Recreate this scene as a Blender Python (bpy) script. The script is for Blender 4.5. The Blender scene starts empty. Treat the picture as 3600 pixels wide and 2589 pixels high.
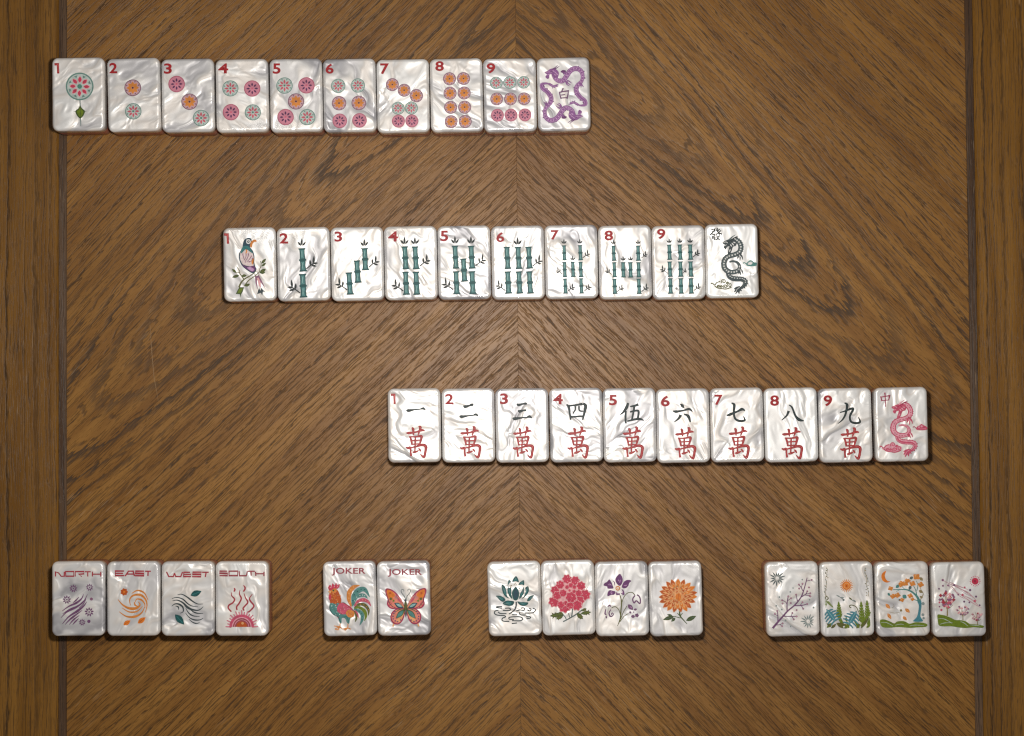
import bpy, bmesh, math, random
from mathutils import Vector, Matrix
random.seed(7)
MM = 0.001
S = bpy.context.scene
C = S.collection

# ------------------------------------------------------------------ camera
F_PX, PX0, PY0 = 6500.0, 1800.0, 1294.5      # focal length and centre in photo pixels
H_CAM = 0.779
TOP = 14.0 * MM
nad = Vector((30.0, -(1500 - PY0), -F_PX)).normalized()   # straight down, seen from the camera
zc = -nad
xc = Vector((1, 0, 0)); xc = (xc - xc.dot(zc) * zc).normalized()
yc = zc.cross(xc)
R_WC = Matrix((xc, yc, zc))                  # camera axes to world axes
cam_d = bpy.data.cameras.new('camera')
cam = bpy.data.objects.new('camera', cam_d); C.objects.link(cam)
cam_d.sensor_width = 36.0; cam_d.lens = F_PX / 3600 * 36.0
cam_d.clip_start = 0.02; cam_d.clip_end = 20.0
cam.matrix_world = Matrix.Translation((0, 0, H_CAM)) @ R_WC.to_4x4()
S.camera = cam

def world(px, py, z=TOP):
    d = R_WC @ Vector((px - PX0, -(py - PY0), -F_PX))
    t = (z - H_CAM) / d.z
    return Vector((d.x * t, d.y * t, z))

S.cycles.caustics_reflective = False; S.cycles.caustics_refractive = False
S.cycles.filter_width = 1.3
S.cycles.use_denoising = False                # the denoiser smears the fine grain
# ------------------------------------------------------------------ light
S.view_settings.view_transform = 'Standard'; S.view_settings.look = 'None'
S.view_settings.exposure = 0.0; S.view_settings.gamma = 1.0
W = bpy.data.worlds.new('World'); S.world = W; W.use_nodes = True
W.node_tree.nodes['Background'].inputs[0].default_value = (0.95, 0.97, 1.0, 1)
W.node_tree.nodes['Background'].inputs[1].default_value = 0.055
def area(name, loc, size, power, col):
    l = bpy.data.lights.new(name, 'AREA'); l.shape = 'DISK'; l.size = size; l.energy = power; l.color = col
    o = bpy.data.objects.new(name, l); C.objects.link(o); o.location = loc
    o.rotation_euler = (0, 0, 0)
    return o
# three small lamps of one pendant; each is placed by where its mirror image falls on the tiles' height
def lamp(px, py, h, size, power, col):
    p = world(px, py); k = 1 + (h - TOP) / (H_CAM - TOP)
    area('pendant_lamp', (p.x * k, p.y * k, h), size, power, col)
WARM = (1.0, 0.965, 0.915)
lamp(1800, 1212, 0.50, 0.035, 1.66, WARM)
lamp(960, 640, 0.62, 0.08, 0.20, WARM)
lamp(2560, 1800, 0.62, 0.08, 0.20, WARM)

# ------------------------------------------------------------------ node helper
class NT:
    def __init__(s, name):
        s.m = bpy.data.materials.new(name); s.m.use_nodes = True
        s.t = s.m.node_tree; s.t.nodes.clear()
        s.out = s.t.nodes.new('ShaderNodeOutputMaterial')
    def n(s, typ, ins=None, **kw):
        x = s.t.nodes.new('ShaderNode' + typ)
        for k, v in kw.items(): setattr(x, k, v)
        for k, v in (ins or {}).items():
            if isinstance(v, bpy.types.NodeSocket): s.t.links.new(v, x.inputs[k])
            else: x.inputs[k].default_value = v
        return x
    def math(s, op, a, b=0.0, c=0.0):
        x = s.n('Math', {0: a, 1: b, 2: c}, operation=op); return x.outputs[0]
    def vec(s, x, y, z=0.0):
        return s.n('CombineXYZ', {0: x, 1: y, 2: z}).outputs[0]
    def noise(s, v, scale=1.0, detail=2.0, rough=0.5, dist=0.0):
        return s.n('TexNoise', {'Vector': v, 'Scale': scale, 'Detail': detail, 'Roughness': rough, 'Distortion': dist})
    def ss(s, x, a, b, lo=0.0, hi=1.0):
        return s.n('MapRange', {0: x, 1: a, 2: b, 3: lo, 4: hi}, interpolation_type='SMOOTHSTEP').outputs[0]
    def mix(s, f, a, b, mode='MIX'):
        x = s.n('Mix', data_type='RGBA', blend_type=mode)
        for k, v in ((0, f), (6, a), (7, b)):
            if isinstance(v, bpy.types.NodeSocket): s.t.links.new(v, x.inputs[k])
            else: x.inputs[k].default_value = v
        return x.outputs[2]
    def surf(s, sh): s.t.links.new(sh, s.out.inputs[0])

def lin(r, g, b):
    f = lambda c: c / 12.92 if c <= 0.04045 else ((c + 0.055) / 1.055) ** 2.4
    return (f(r / 255), f(g / 255), f(b / 255), 1.0)

# ------------------------------------------------------------------ wood
def wood(name, light, dark, pale, cath=True, seed=0.0, d0=8.0, k=0.07, w=3.1, rough=0.40, dens=1.0):
    """oak: UV x runs along the grain, y across it, both in millimetres"""
    m = NT(name)
    uv = m.n('UVMap', uv_map='grain').outputs[0]
    sp = m.n('SeparateXYZ', {0: uv}); u, v = sp.outputs[0], sp.outputs[1]
    def nz(fu, fv, sd, det=2, ro=0.55, vv=None):
        return m.noise(m.vec(m.math('MULTIPLY', u, fu), m.math('MULTIPLY', vv or v, fv), seed + sd), 1, det, ro).outputs[0]
    def cen(x, k_): return m.math('MULTIPLY', m.math('SUBTRACT', x, 0.5), k_)
    # slow bend of the fibres
    vb = m.math('ADD', v, cen(nz(0.006, 0.010, 0), 13.0 if cath else 5.0))
    vb = m.math('ADD', vb, cen(nz(0.03, 0.05, 3), 2.6))
    rag = nz(0.10, 0.8, 9, 3, 0.6)                       # ragged steps along the grain
    d = m.math('ADD', d0, m.math('ADD', m.math('MULTIPLY', u, k), cen(nz(0.02, 0.05, 5), 1.6)))
    if cath:                                                # year rings round a pith that dives into the board
        rad = m.math('SQRT', m.math('ADD', m.math('MULTIPLY', m.math('MULTIPLY', vb, vb), 0.5), m.math('MULTIPLY', d, d)))
    else:
        rad = vb
    wob = m.noise(m.vec(m.math('MULTIPLY', rad, 0.11), seed, 0.0), 1, 2).outputs[0]
    ph0 = m.math('ADD', m.math('DIVIDE', rad, w), m.math('MULTIPLY', wob, 2.0))
    ph = m.math('ADD', ph0, cen(rag, 1.1 if cath else 0.5))
    fr = m.math('FRACT', ph)
    near = m.ss(m.math('ABSOLUTE', vb), 8.0, 55.0, 1.0, 0.0) if cath else 0.0   # wide bands in the cathedral, thin lines beside it
    wide = m.math('ADD', 0.22, m.math('MULTIPLY', near, 0.30))
    fall = m.n('MapRange', {0: fr, 1: 0.08, 2: wide, 3: 1.0, 4: 0.0}, interpolation_type='SMOOTHSTEP').outputs[0]
    band = m.math('MULTIPLY', m.ss(fr, 0.0, 0.06), fall)
    ringn = m.noise(m.vec(m.math('FLOOR', ph), seed * 2 + 1, 0.5), 0.73, 0).outputs[0]
    ring = m.math('MULTIPLY', m.ss(ringn, 0.35, 0.55, 0.62, 1.0), m.math('ADD', m.ss(nz(0.012, 0.05, 15), 0.33, 0.50, 0.55, 0.9), m.math('MULTIPLY', near, 0.2)))
    p1 = nz(0.050, 2.3, 20, 2, 0.5, vb)                     # long pores
    p4 = nz(0.16, 2.7, 33, 2, 0.6, vb)                      # short fine pores
    p3 = nz(0.30, 4.0, 37, 2, 0.5, vb)
    # thin secondary lines
    ph2 = m.math('ADD', m.math('DIVIDE', rad, 1.22), cen(nz(0.05, 0.55, 41, 2), 1.0))
    f2 = m.math('FRACT', ph2)
    l2 = m.math('MULTIPLY', m.math('MULTIPLY', m.ss(f2, 0.0, 0.06), m.ss(f2, 0.16, 0.27, 1.0, 0.0)), m.ss(nz(0.06, 0.6, 43, 2), 0.42, 0.60))
    inband = m.math('MULTIPLY', band, m.math('MULTIPLY', ring, m.ss(p4, 0.32, 0.50, 0.50, 1.0)))
    loose = m.math('MAXIMUM', m.math('MULTIPLY', m.ss(p1, 0.60, 0.64), 0.82 * dens), m.math('MULTIPLY', l2, 0.68 * dens))
    loose = m.math('MAXIMUM', loose, m.math('MULTIPLY', m.ss(p4, 0.60, 0.65), 0.68 * dens))
    dk = m.math('MINIMUM', m.math('MAXIMUM', inband, loose), 1.0)
    base = m.mix(m.ss(nz(0.010, 0.16, 55, 2, 0.5, vb), 0.36, 0.64), light, pale)
    base = m.mix(m.ss(nz(0.005, 0.022, 50, 3, 0.6), 0.38, 0.68, 0.0, 0.42), base, (light[0] * 0.62, light[1] * 0.58, light[2] * 0.55, 1))
    base = m.n('VectorMath', {0: base, 3: m.ss(p3, 0.3, 0.7, 0.92, 1.07)}, operation='SCALE').outputs[0]
    dcol = m.mix(m.math('MULTIPLY', inband, m.math('MULTIPLY', near, 0.9)), dark, (dark[0] * 2.2, dark[1] * 3.0, dark[2] * 6.0, 1))
    col = m.mix(m.math('MULTIPLY', dk, 0.90), base, dcol)
    worn = m.math('MULTIPLY', m.ss(nz(0.10, 1.9, 77, 1, 0.5, vb), 0.63, 0.70), m.ss(nz(0.012, 0.02, 81), 0.5, 0.62))
    col = m.mix(m.math('MULTIPLY', worn, 0.42), col, (0.42, 0.28, 0.16, 1))
    bump = m.n('Bump', {'Strength': 0.32, 'Distance': 0.00022, 'Height': m.math('SUBTRACT', 1.0, dk)}).outputs[0]
    b = m.n('BsdfPrincipled', {'Base Color': col, 'Normal': bump, 'Roughness': m.ss(dk, 0, 1, rough, rough + 0.14)})
    b.inputs['Specular IOR Level'].default_value = 0.30
    m.surf(b.outputs[0])
    return m.m

OAK, OAKD, OAKP = (0.250, 0.109, 0.0215, 1), (0.024, 0.0105, 0.0030, 1), (0.345, 0.162, 0.035, 1)
wood_l = wood('oak_veneer', OAK, OAKD, OAKP, seed=2.0, d0=13, k=0.085, w=2.35)
wood_r = wood('oak_veneer_matched', OAK, OAKD, OAKP, seed=17.0, d0=13, k=0.085, w=2.35)
BO, BP = (0.208, 0.091, 0.0130, 1), (0.278, 0.128, 0.022, 1)
wood_b = wood('oak_border', BO, (0.018, 0.008, 0.002, 1), BP, cath=False, seed=31.0, w=5.5, dens=0.8)
wood_s = wood('dark_inlay', (0.082, 0.041, 0.020, 1), (0.020, 0.010, 0.005, 1), (0.170, 0.100, 0.055, 1), cath=False, seed=44.0, w=2.0)

# ------------------------------------------------------------------ mother of pearl and tile back
def pearl():
    m = NT('pearl')
    geo = m.n('TexCoord').outputs['Object']
    oi = m.n('ObjectInfo').outputs['Color']
    so = m.n('SeparateColor', {0: oi})
    off = m.n('VectorMath', {0: oi, 3: 40.0}, operation='SCALE').outputs[0]
    p = m.n('VectorMath', {0: geo, 3: 1000.0}, operation='SCALE').outputs[0]
    p = m.n('VectorMath', {0: p, 1: off}, operation='ADD').outputs[0]
    ang = m.math('MULTIPLY', m.math('SUBTRACT', so.outputs[2], 0.5), 2.6)
    pr = m.n('VectorRotate', {'Vector': p, 'Angle': ang}, rotation_type='Z_AXIS').outputs[0]
    ps = m.n('VectorMath', {0: pr, 1: (0.056, 0.034, 0.05)}, operation='MULTIPLY').outputs[0]
    w1 = m.n('TexNoise', {'Vector': ps, 'Scale': 1.1, 'Detail': 2.0, 'Roughness': 0.5})
    wv = m.n('VectorMath', {0: w1.outputs['Color'], 1: (0.5, 0.5, 0.5)}, operation='SUBTRACT').outputs[0]
    wv = m.n('VectorMath', {0: wv, 3: 2.3}, operation='SCALE').outputs[0]
    q = m.n('VectorMath', {0: ps, 1: wv}, operation='ADD').outputs[0]
    w2 = m.n('TexNoise', {'Vector': q, 'Scale': 1.4, 'Detail': 2.0, 'Roughness': 0.55})
    wv2 = m.n('VectorMath', {0: w2.outputs['Color'], 1: (0.5, 0.5, 0.5)}, operation='SUBTRACT').outputs[0]
    wv2 = m.n('VectorMath', {0: wv2, 3: 0.9}, operation='SCALE').outputs[0]
    q2 = m.n('VectorMath', {0: q, 1: wv2}, operation='ADD').outputs[0]
    f = m.noise(q2, 1.2, 1.0, 0.45).outputs[0]
    g = m.noise(q2, 2.6, 1.0, 0.5).outputs[0]
    hgt = m.math('ADD', f, m.math('MULTIPLY', g, 0.12))
    fb = m.math('ADD', f, m.math('MULTIPLY', m.math('SUBTRACT', so.outputs[1], 0.15), 0.13))
    cr = m.n('ValToRGB', {0: fb}); e = cr.color_ramp.elements
    e[0].position = 0.30; e[0].color = lin(180, 178, 181)
    e[1].position = 0.72; e[1].color = lin(253, 251, 248)
    for pos, c in ((0.42, lin(222, 219, 219)), (0.52, lin(238, 235, 232)), (0.60, lin(244, 236, 228))):
        x = e.new(pos); x.color = c
    bump = m.n('Bump', {'Strength': 1.0, 'Distance': 0.0018, 'Height': hgt}).outputs[0]
    b = m.n('BsdfPrincipled', {'Base Color': cr.outputs[0], 'Normal': bump, 'Roughness': 0.38, 'Metallic': 0.20})
    b.inputs['Coat Weight'].default_value = 0.8
    b.inputs['Coat Roughness'].default_value = 0.06
    b.inputs['Coat IOR'].default_value = 1.5
    m.surf(b.outputs[0])
    return m.m
PEARL = pearl()

def plain(name, col, rough=0.35, coat=0.0, spec=0.5):
    m = NT(name)
    g = m.n('TexCoord').outputs['Object']
    nz = m.noise(g, 900.0, 3, 0.6).outputs[0]
    f = m.ss(nz, 0.25, 0.75, 0.80, 1.15)
    c = m.n('VectorMath', {0: col[:3], 3: f}, operation='SCALE').outputs[0]
    b = m.n('BsdfPrincipled', {'Base Color': c, 'Roughness': rough})
    b.inputs['Coat Weight'].default_value = coat
    b.inputs['Specular IOR Level'].default_value = spec
    m.surf(b.outputs[0]); return m.m
BACK = plain('rose_brown_resin', (0.38, 0.125, 0.080, 1), 0.32, 0.1)

_inks = {}
INK = dict(
    red=(170, 30, 36), redl=(222, 112, 108), jok=(164, 72, 82), wind=(176, 58, 70), black=(24, 36, 36), blackl=(60, 80, 80),
    ring_g=(112, 148, 138), fill_g=(196, 206, 200), petal=(204, 66, 92), pet_s=(206, 92, 108), core_g=(84, 140, 122),
    ring_o=(128, 82, 104), fill_o=(206, 166, 172), orange=(222, 138, 60), core_o=(96, 52, 58),
    ring_p=(186, 92, 116), fill_p=(212, 136, 154), seed=(92, 48, 88), core_p=(222, 96, 124),
    tealdk=(28, 86, 86), teal=(92, 146, 144), teall=(150, 190, 186), tealm=(52, 120, 120), leafdk=(30, 42, 40),
    purple=(146, 92, 150), purpled=(112, 60, 114), purplel=(206, 160, 200), plum=(120, 78, 116),
    olive=(98, 98, 44), green=(112, 132, 32), greend=(70, 88, 36), grey=(92, 106, 106), greyl=(140, 152, 150),
    org=(232, 128, 38), orgd=(196, 88, 26), orgl=(240, 176, 116), pink=(214, 96, 120), pinkl=(238, 176, 178), crimson=(206, 56, 84), dred=(168, 42, 68),
    white=(240, 238, 234), blush=(234, 214, 210), salmon=(234, 138, 116), navy=(38, 72, 88), mauve=(150, 100, 130), tan=(150, 132, 92), blue=(74, 138, 152), rose=(206, 84, 112), rosed=(168, 48, 84), rosel=(240, 170, 184),
    seaw=(84, 140, 134), drk=(60, 72, 76), drl=(150, 162, 160))
def ink(k):
    if k not in _inks:
        c = lin(*INK[k]); _inks[k] = plain('paint_' + k, c, 0.50, 0.0, 0.3)
    return _inks[k]
# ------------------------------------------------------------------ table
def new_obj(name, mesh, parent=None, mat=None):
    o = bpy.data.objects.new(name, mesh); C.objects.link(o)
    if parent: o.parent = parent
    if mat: mesh.materials.append(mat)
    return o
def empty(name, parent=None, loc=(0, 0, 0)):
    o = bpy.data.objects.new(name, None); C.objects.link(o); o.empty_display_size = 0.01
    o.location = loc
    if parent: o.parent = parent
    return o

tc = world(1822, PY0, 0)                     # where the seam of the veneer meets mid picture
table = empty('table', loc=(tc.x, tc.y, 0)); table.rotation_euler = (0, 0, math.radians(0.42))
table['label'] = 'brown oak table top with mirrored diagonal veneer, dark inlay strips and border boards'
table['category'] = 'table'
def tx(px):                                  # picture x at mid height -> table x
    return world(px, PY0, 0).x - tc.x
YT, YB = 0.62, -0.62
xl0, xl1, xr1, xr0 = tx(206), tx(234), tx(3410), tx(3438)
XL, XR = xl0 - 0.15, xr0 + 0.15

def slab(name, x0, x1, z, mat, parent, uvf, th=0.02, bev=0.0):
    """a board: top with a fine chamfer, sides and underside"""
    bm = bmesh.new(); uvl = bm.loops.layers.uv.new('grain')
    b = bev
    lo = [(x0, YB), (x1, YB), (x1, YT), (x0, YT)]
    li = [(x0 + b, YB + b), (x1 - b, YB + b), (x1 - b, YT - b), (x0 + b, YT - b)]
    rings = [[bm.verts.new((x, y, z - th)) for x, y in lo], [bm.verts.new((x, y, z - b)) for x, y in lo],
             [bm.verts.new((x, y, z)) for x, y in li]]
    for a, c in zip(rings, rings[1:]):
        for i in range(4): bm.faces.new((a[i], a[(i + 1) % 4], c[(i + 1) % 4], c[i]))
    bm.faces.new(rings[2]); bm.faces.new(rings[0][::-1])
    for f in bm.faces:
        for l in f.loops: l[uvl].uv = uvf(l.vert.co.x, l.vert.co.y)
    me = bpy.data.meshes.new(name); bm.to_mesh(me); bm.free()
    return new_obj(name, me, parent, mat)

def axis_uv(px, py, deg, sx):
    """grain coordinates: u from the point (px, py) outwards and down along the cathedral, v across, in mm"""
    p = world(px, py, 0); ox, oy = p.x - tc.x, p.y - tc.y
    a = math.radians(deg); dx, dy = sx * math.cos(a), -math.sin(a)
    return lambda x, y: (((x - ox) * dx + (y - oy) * dy) / MM, ((x - ox) * -dy * sx + (y - oy) * dx * sx) / MM)
slab('veneer_panel', xl1 + 0.0001, -0.00003, 0, wood_l, table, axis_uv(930, 830, 44.5, -1), bev=0.00005)
slab('veneer_panel', 0.00003, xr1 - 0.0001, 0, wood_r, table, axis_uv(2560, 665, 45.5, 1), bev=0.00005)
straight = lambda off: (lambda x, y: ((y + off) / MM, (x + off * 0.3) / MM))
slab('inlay_strip', xl0, xl1, -0.0001, wood_s, table, straight(0.0), bev=0.0001)
slab('inlay_strip', xr1, xr0, -0.0001, wood_s, table, straight(0.37), bev=0.0001)
slab('border_board', XL, xl0 - 0.0001, 0.0002, wood_b, table, straight(1.1), bev=0.0008)
slab('border_board', xr0 + 0.0001, XR, 0.0002, wood_b, table, straight(2.3), bev=0.0008)

# a faint pale scratch across the left veneer
sp_ = [world(x, y, 0) for x, y in ((527, 1130), (533, 1230), (542, 1330), (557, 1412))]
bm = bmesh.new(); vs = []
for i, p in enumerate(sp_):
    q = table.matrix_basis.inverted() @ p; hw = (0.00003, 0.00011, 0.00010, 0.00003)[i]
    vs.append((bm.verts.new((q.x - hw, q.y, 0.00003)), bm.verts.new((q.x + hw, q.y, 0.00003))))
for a, b in zip(vs, vs[1:]): bm.faces.new((a[0], b[0], b[1], a[1]))
me = bpy.data.meshes.new('scratch'); bm.to_mesh(me); bm.free()
new_obj('scratch', me, table, plain('scratched_lacquer', (0.34, 0.20, 0.085, 1), 0.5))

# ------------------------------------------------------------------ tile bodies
TW, TH, CR = 21.95, 30.75, 2.5               # mm
def rrect(hx, hy, r, n=5):
    out = []
    for cx, cy, a0 in ((hx - r, hy - r, 0), (-hx + r, hy - r, 90), (-hx + r, -hy + r, 180), (hx - r, -hy + r, 270)):
        for i in range(n + 1):
            a = math.radians(a0 + 90 * i / n); out.append((cx + r * math.cos(a), cy + r * math.sin(a)))
    return out
def shell(name, prof, mat):
    bm = bmesh.new(); rings = []
    for ins, z in prof:
        rings.append([bm.verts.new((x * MM, y * MM, z * MM)) for x, y in rrect(TW / 2 - ins, TH / 2 - ins, max(CR - ins, 0.3))])
    n = len(rings[0])
    for a, b in zip(rings, rings[1:]):
        for i in range(n):
            f = bm.faces.new((a[i], a[(i + 1) % n], b[(i + 1) % n], b[i])); f.smooth = True
    bm.faces.new(rings[-1]); bm.faces.new(rings[0][::-1])
    me = bpy.data.meshes.new(name); bm.to_mesh(me); bm.free(); me.materials.append(mat)
    return me
BR = 1.3
face_prof = [(0.10, 8.5), (0.0, 8.7)] + [(BR * (1 - math.cos(math.radians(a))), 14 - BR + BR * math.sin(math.radians(a))) for a in (0, 18, 36, 54, 70, 82, 90)] + [(BR + 0.3, 14.0)]
back_prof = [(1.2, 0.0), (0.5, 0.25), (0.05, 1.2), (0.02, 8.3), (0.10, 8.49)]
FACE = shell('tile_face', face_prof, PEARL)
BACKM = shell('tile_back', back_prof, BACK)

Z = {'A': (160, 180, 3.78), 'B': (730, 180, 3.78), 'C': (1300, 180, 3.78), 'D': (1860, 180, 5.262),
     'E': (760, 770, 3.78), 'F': (1340, 770, 3.78), 'G': (1900, 770, 3.78), 'H': (2440, 770, 5.262), 'I': (770, 770, 5.262),
     'J': (1340, 1340, 3.78), 'K': (1900, 1340, 3.78), 'L': (2460, 1340, 3.78), 'M': (3050, 1340, 5.261),
     'N': (160, 1940, 5.0975), 'O': (550, 1940, 5.0976), 'Q': (1110, 1940, 5.0977), 'R': (1700, 1940, 5.0975),
     'S': (2080, 1940, 5.0976), 'T': (2660, 1940, 5.0976), 'U': (3060, 1940, 5.0976)}

def catmull(pts, closed=False, step=6):
    n = len(pts)
    if n < 3 and not closed: return list(pts)
    out = []
    rng = range(n if closed else n - 1)
    for i in rng:
        g = lambda j: pts[j % n] if closed else pts[max(0, min(n - 1, j))]
        p0, p1, p2, p3 = g(i - 1), g(i), g(i + 1), g(i + 2)
        for k in range(step):
            t = k / step
            out.append(tuple(0.5 * (2 * b + (c - a) * t + (2 * a - 5 * b + 4 * c - d) * t * t + (3 * b - a - 3 * c + d) * t ** 3)
                             for a, b, c, d in zip(p0, p1, p2, p3)))
    if not closed: out.append(tuple(pts[-1]))
    return out

class Art:
    """one painted part: flat paint shapes given in the coordinates of an enlarged view of its tile"""
    def __init__(s, tile, name, zoom, parent=None, xf=None):
        s.t, s.name, s.zoom, s.parent, s.v, s.f, s.m, s.mats, s.subs, s.xf = tile, name, zoom, parent, [], [], [], [], [], xf
        (parent.subs if parent else tile.arts).append(s)
    def sub(s, name): return Art(s.t, name, s.zoom, s, s.xf)
    def loc(s, x, y):
        if s.xf: x, y = s.xf(x, y)
        return s.t.local(s.zoom, x, y)
    def mat(s, k):
        if k not in s.mats: s.mats.append(k)
        return s.mats.index(k)
    def add(s, pts, faces, col, ramp=0.0):
        z = s.t.nextz(); b = len(s.v); n = max(1, len(pts))
        for i, p in enumerate(pts):
            x, y = s.loc(*p); s.v.append((x, y, z + ramp * i / n))
        for f in faces: s.f.append([b + i for i in f]); s.m.append(s.mat(col))
        return s
    def poly(s, pts, col, smooth=True):
        if smooth: pts = catmull(pts, True, 4)
        return s.add(pts, [list(range(len(pts)))], col)
    def line(s, pts, w, col, smooth=True, closed=False):
        """a brush stroke; w is one width or a list of widths spread along it"""
        ws = w if isinstance(w, (list, tuple)) else [w, w]
        if closed: pts = list(pts) + [pts[0]]
        c = catmull(pts, False, 5) if smooth and len(pts) > 2 else list(pts)
        if not smooth or len(pts) == 2:
            e = []
            for a, b in zip(c, c[1:]):
                for k in range(4): e.append((a[0] + (b[0] - a[0]) * k / 4, a[1] + (b[1] - a[1]) * k / 4))
            e.append(c[-1])
            if smooth or len(pts) == 2: c = e
        n = len(c); L = []; R = []
        for i, p in enumerate(c):
            a, b = c[max(0, i - 1)], c[min(n - 1, i + 1)]
            dx, dy = b[0] - a[0], b[1] - a[1]; d = math.hypot(dx, dy) or 1
            t = i / (n - 1) * (len(ws) - 1); j = min(int(t), len(ws) - 2)
            h = (ws[j] + (ws[j + 1] - ws[j]) * (t - j)) / 2
            if not smooth and 0 < i < n - 1:
                d1 = math.hypot(p[0] - a[0], p[1] - a[1]) or 1; d2 = math.hypot(b[0] - p[0], b[1] - p[1]) or 1
                cs = ((p[0] - a[0]) * (b[0] - p[0]) + (p[1] - a[1]) * (b[1] - p[1])) / d1 / d2
                h /= max(0.6, math.sqrt(max(0.0, (1 + cs) / 2)))
            nx, ny = -dy / d * h, dx / d * h
            L.append((p[0] + nx, p[1] + ny)); R.append((p[0] - nx, p[1] - ny))
        pts2 = [q for pr in zip(L, R) for q in pr]
        return s.add(pts2, [[2 * i, 2 * i + 1, 2 * i + 3, 2 * i + 2] for i in range(n - 1)], col, 0.0000015)
    def leaf(s, x0, y0, x1, y1, w, col, vein=None):
        dx, dy = x1 - x0, y1 - y0; d = math.hypot(dx, dy); nx, ny = -dy / d * w / 2, dx / d * w / 2
        P = lambda t, k: (x0 + dx * t + nx * k, y0 + dy * t + ny * k)
        prof = ((.12, .45), (.3, .88), (.48, 1), (.68, .8), (.86, .38))
        pts = [P(0, 0)] + [P(t, k) for t, k in prof] + [P(1, 0)] + [P(t, -k) for t, k in reversed(prof)]
        s.add(pts, [list(range(len(pts)))], col)
        if vein: s.line([P(.15, 0), P(.8, 0)], w * 0.12, vein)
        return s
    def disc(s, x, y, r, col, n=20, ry=None, lobes=0, amp=0.0, rot=0.0):
        pts = []
        for i in range(n):
            a = 2 * math.pi * i / n; k = 1 + amp * math.cos(lobes * a + rot)
            pts.append((x + r * k * math.cos(a), y + (ry or r) * k * math.sin(a)))
        return s.add(pts, [list(range(n))], col)
    def ring(s, x, y, r, w, col, n=28, a0=0, a1=360):
        return s.line([(x + r * math.cos(math.radians(a0 + (a1 - a0) * i / n)), y + r * math.sin(math.radians(a0 + (a1 - a0) * i / n))) for i in range(n + 1)], w, col, smooth=False)
    def fern(s, x0, y0, x1, y1, n, w, col, lw=None):
        s.line([(x0, y0), (x1, y1)], (lw or w) * 0.25, col)
        dx, dy = x1 - x0, y1 - y0; d = math.hypot(dx, dy); ux, uy = dx / d, dy / d
        for i in range(1, n + 1):
            t = i / (n + 0.6); k = w * (1.15 - 0.75 * t)
            for sg in (-1, 1):
                bx, by = x0 + dx * t, y0 + dy * t
                s.leaf(bx, by, bx + ux * k * 1.15 - uy * sg * k * 0.72, by + uy * k * 1.15 + ux * sg * k * 0.72, (lw or w) * 0.42, col)
        s.leaf(x1 - ux * w * .2, y1 - uy * w * .2, x1 + ux * w * .9, y1 + uy * w * .9, (lw or w) * 0.45, col)
        return s
    def text(s, txt, x0, y0, x1, y1, col, off=0.012, core=None):
        for o, c in ((off, col),) + (((-0.012, core),) if core else ()):
            vs, fs = glyphs(txt, o)
            bs = glyphs(txt, off)[0]
            ax, bx = min(v[0] for v in bs), max(v[0] for v in bs); ay, by = min(v[1] for v in bs), max(v[1] for v in bs)
            s.add([(x0 + (v[0] - ax) / (bx - ax) * (x1 - x0), y1 - (v[1] - ay) / (by - ay) * (y1 - y0)) for v in vs], fs, c)
        return s
    def build(s, parent):
        if s.v:
            me = bpy.data.meshes.new(s.name); me.from_pydata(s.v, [], s.f)
            for k in s.mats: me.materials.append(ink(k))
            me.polygons.foreach_set('material_index', s.m)
            me.update()
            bm = bmesh.new(); bm.from_mesh(me)
            for f in bm.faces:
                if f.normal.z < 0: f.normal_flip()
            bm.to_mesh(me); bm.free()
            o = new_obj(s.name, me, parent)
        else:
            o = empty(s.name, parent)
        for q in s.subs: q.build(o)
        return o

_gl = {}
def glyphs(txt, off):
    if (txt, off) not in _gl:
        cu = bpy.data.curves.new('lettering', 'FONT'); cu.body = txt; cu.offset = off; cu.resolution_u = 4
        o = bpy.data.objects.new('lettering', cu); C.objects.link(o)
        dg = bpy.context.evaluated_depsgraph_get()
        me = bpy.data.meshes.new_from_object(o.evaluated_get(dg))
        vs = [tuple(v.co[:2]) for v in me.vertices]; fs = [list(p.vertices) for p in me.polygons]
        bpy.data.objects.remove(o); bpy.data.curves.remove(cu); bpy.data.meshes.remove(me)
        _gl[(txt, off)] = (vs, fs)
    return _gl[(txt, off)]

TILES = []
_rt = random.Random(5)
class Tile:
    def __init__(s, x, y, deg, label, group, pr=None):
        """x, y: picture position of the middle of the tile's top face"""
        p = world(x, y, TOP)
        s.root = empty('mahjong_tile', loc=(p.x, p.y, 0.0001)); s.root.rotation_euler = (0, 0, math.radians(deg))
        s.root['label'] = label; s.root['category'] = 'mahjong tile'; s.root['group'] = group
        s.inv = Matrix.Rotation(-math.radians(deg), 2); s.p = p; s.z = TOP - 0.0001 + 0.00002 + 0.0001; s.arts = []
        f = new_obj('face', FACE, s.root); new_obj('back', BACKM, s.root)
        f.color = pr or (_rt.random(), _rt.random(), _rt.random(), 1)
        TILES.append(s)
    def nextz(s): s.z += 0.000003; return s.z
    def local(s, zoom, x, y):
        ox, oy, k = Z[zoom]; w = world(ox + x / k, oy + y / k, TOP)
        v = s.inv @ Vector((w.x - s.p.x, w.y - s.p.y)); return v.x, v.y
    def art(s, name, zoom, xf=None): return Art(s, name, zoom, None, xf)
    def num(s, zoom, ch, x0, y0, x1, y1, col='red'):
        a = Art(s, 'numeral', zoom)
        if ch == '1':
            w = x1 - x0; h = y1 - y0; P = lambda u, v: (x0 + w * u, y0 + h * v)
            a.poly([P(0, .02), P(.92, .02), P(1, 1), P(.55, 1), P(.48, .24), P(.05, .26)], col, False)
            a.line([P(.2, .12), P(.72, .13), P(.77, .88)], w * .12, 'redl', smooth=False)
        else: a.text(ch, x0, y0, x1, y1, col, 0.03, None)

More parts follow.
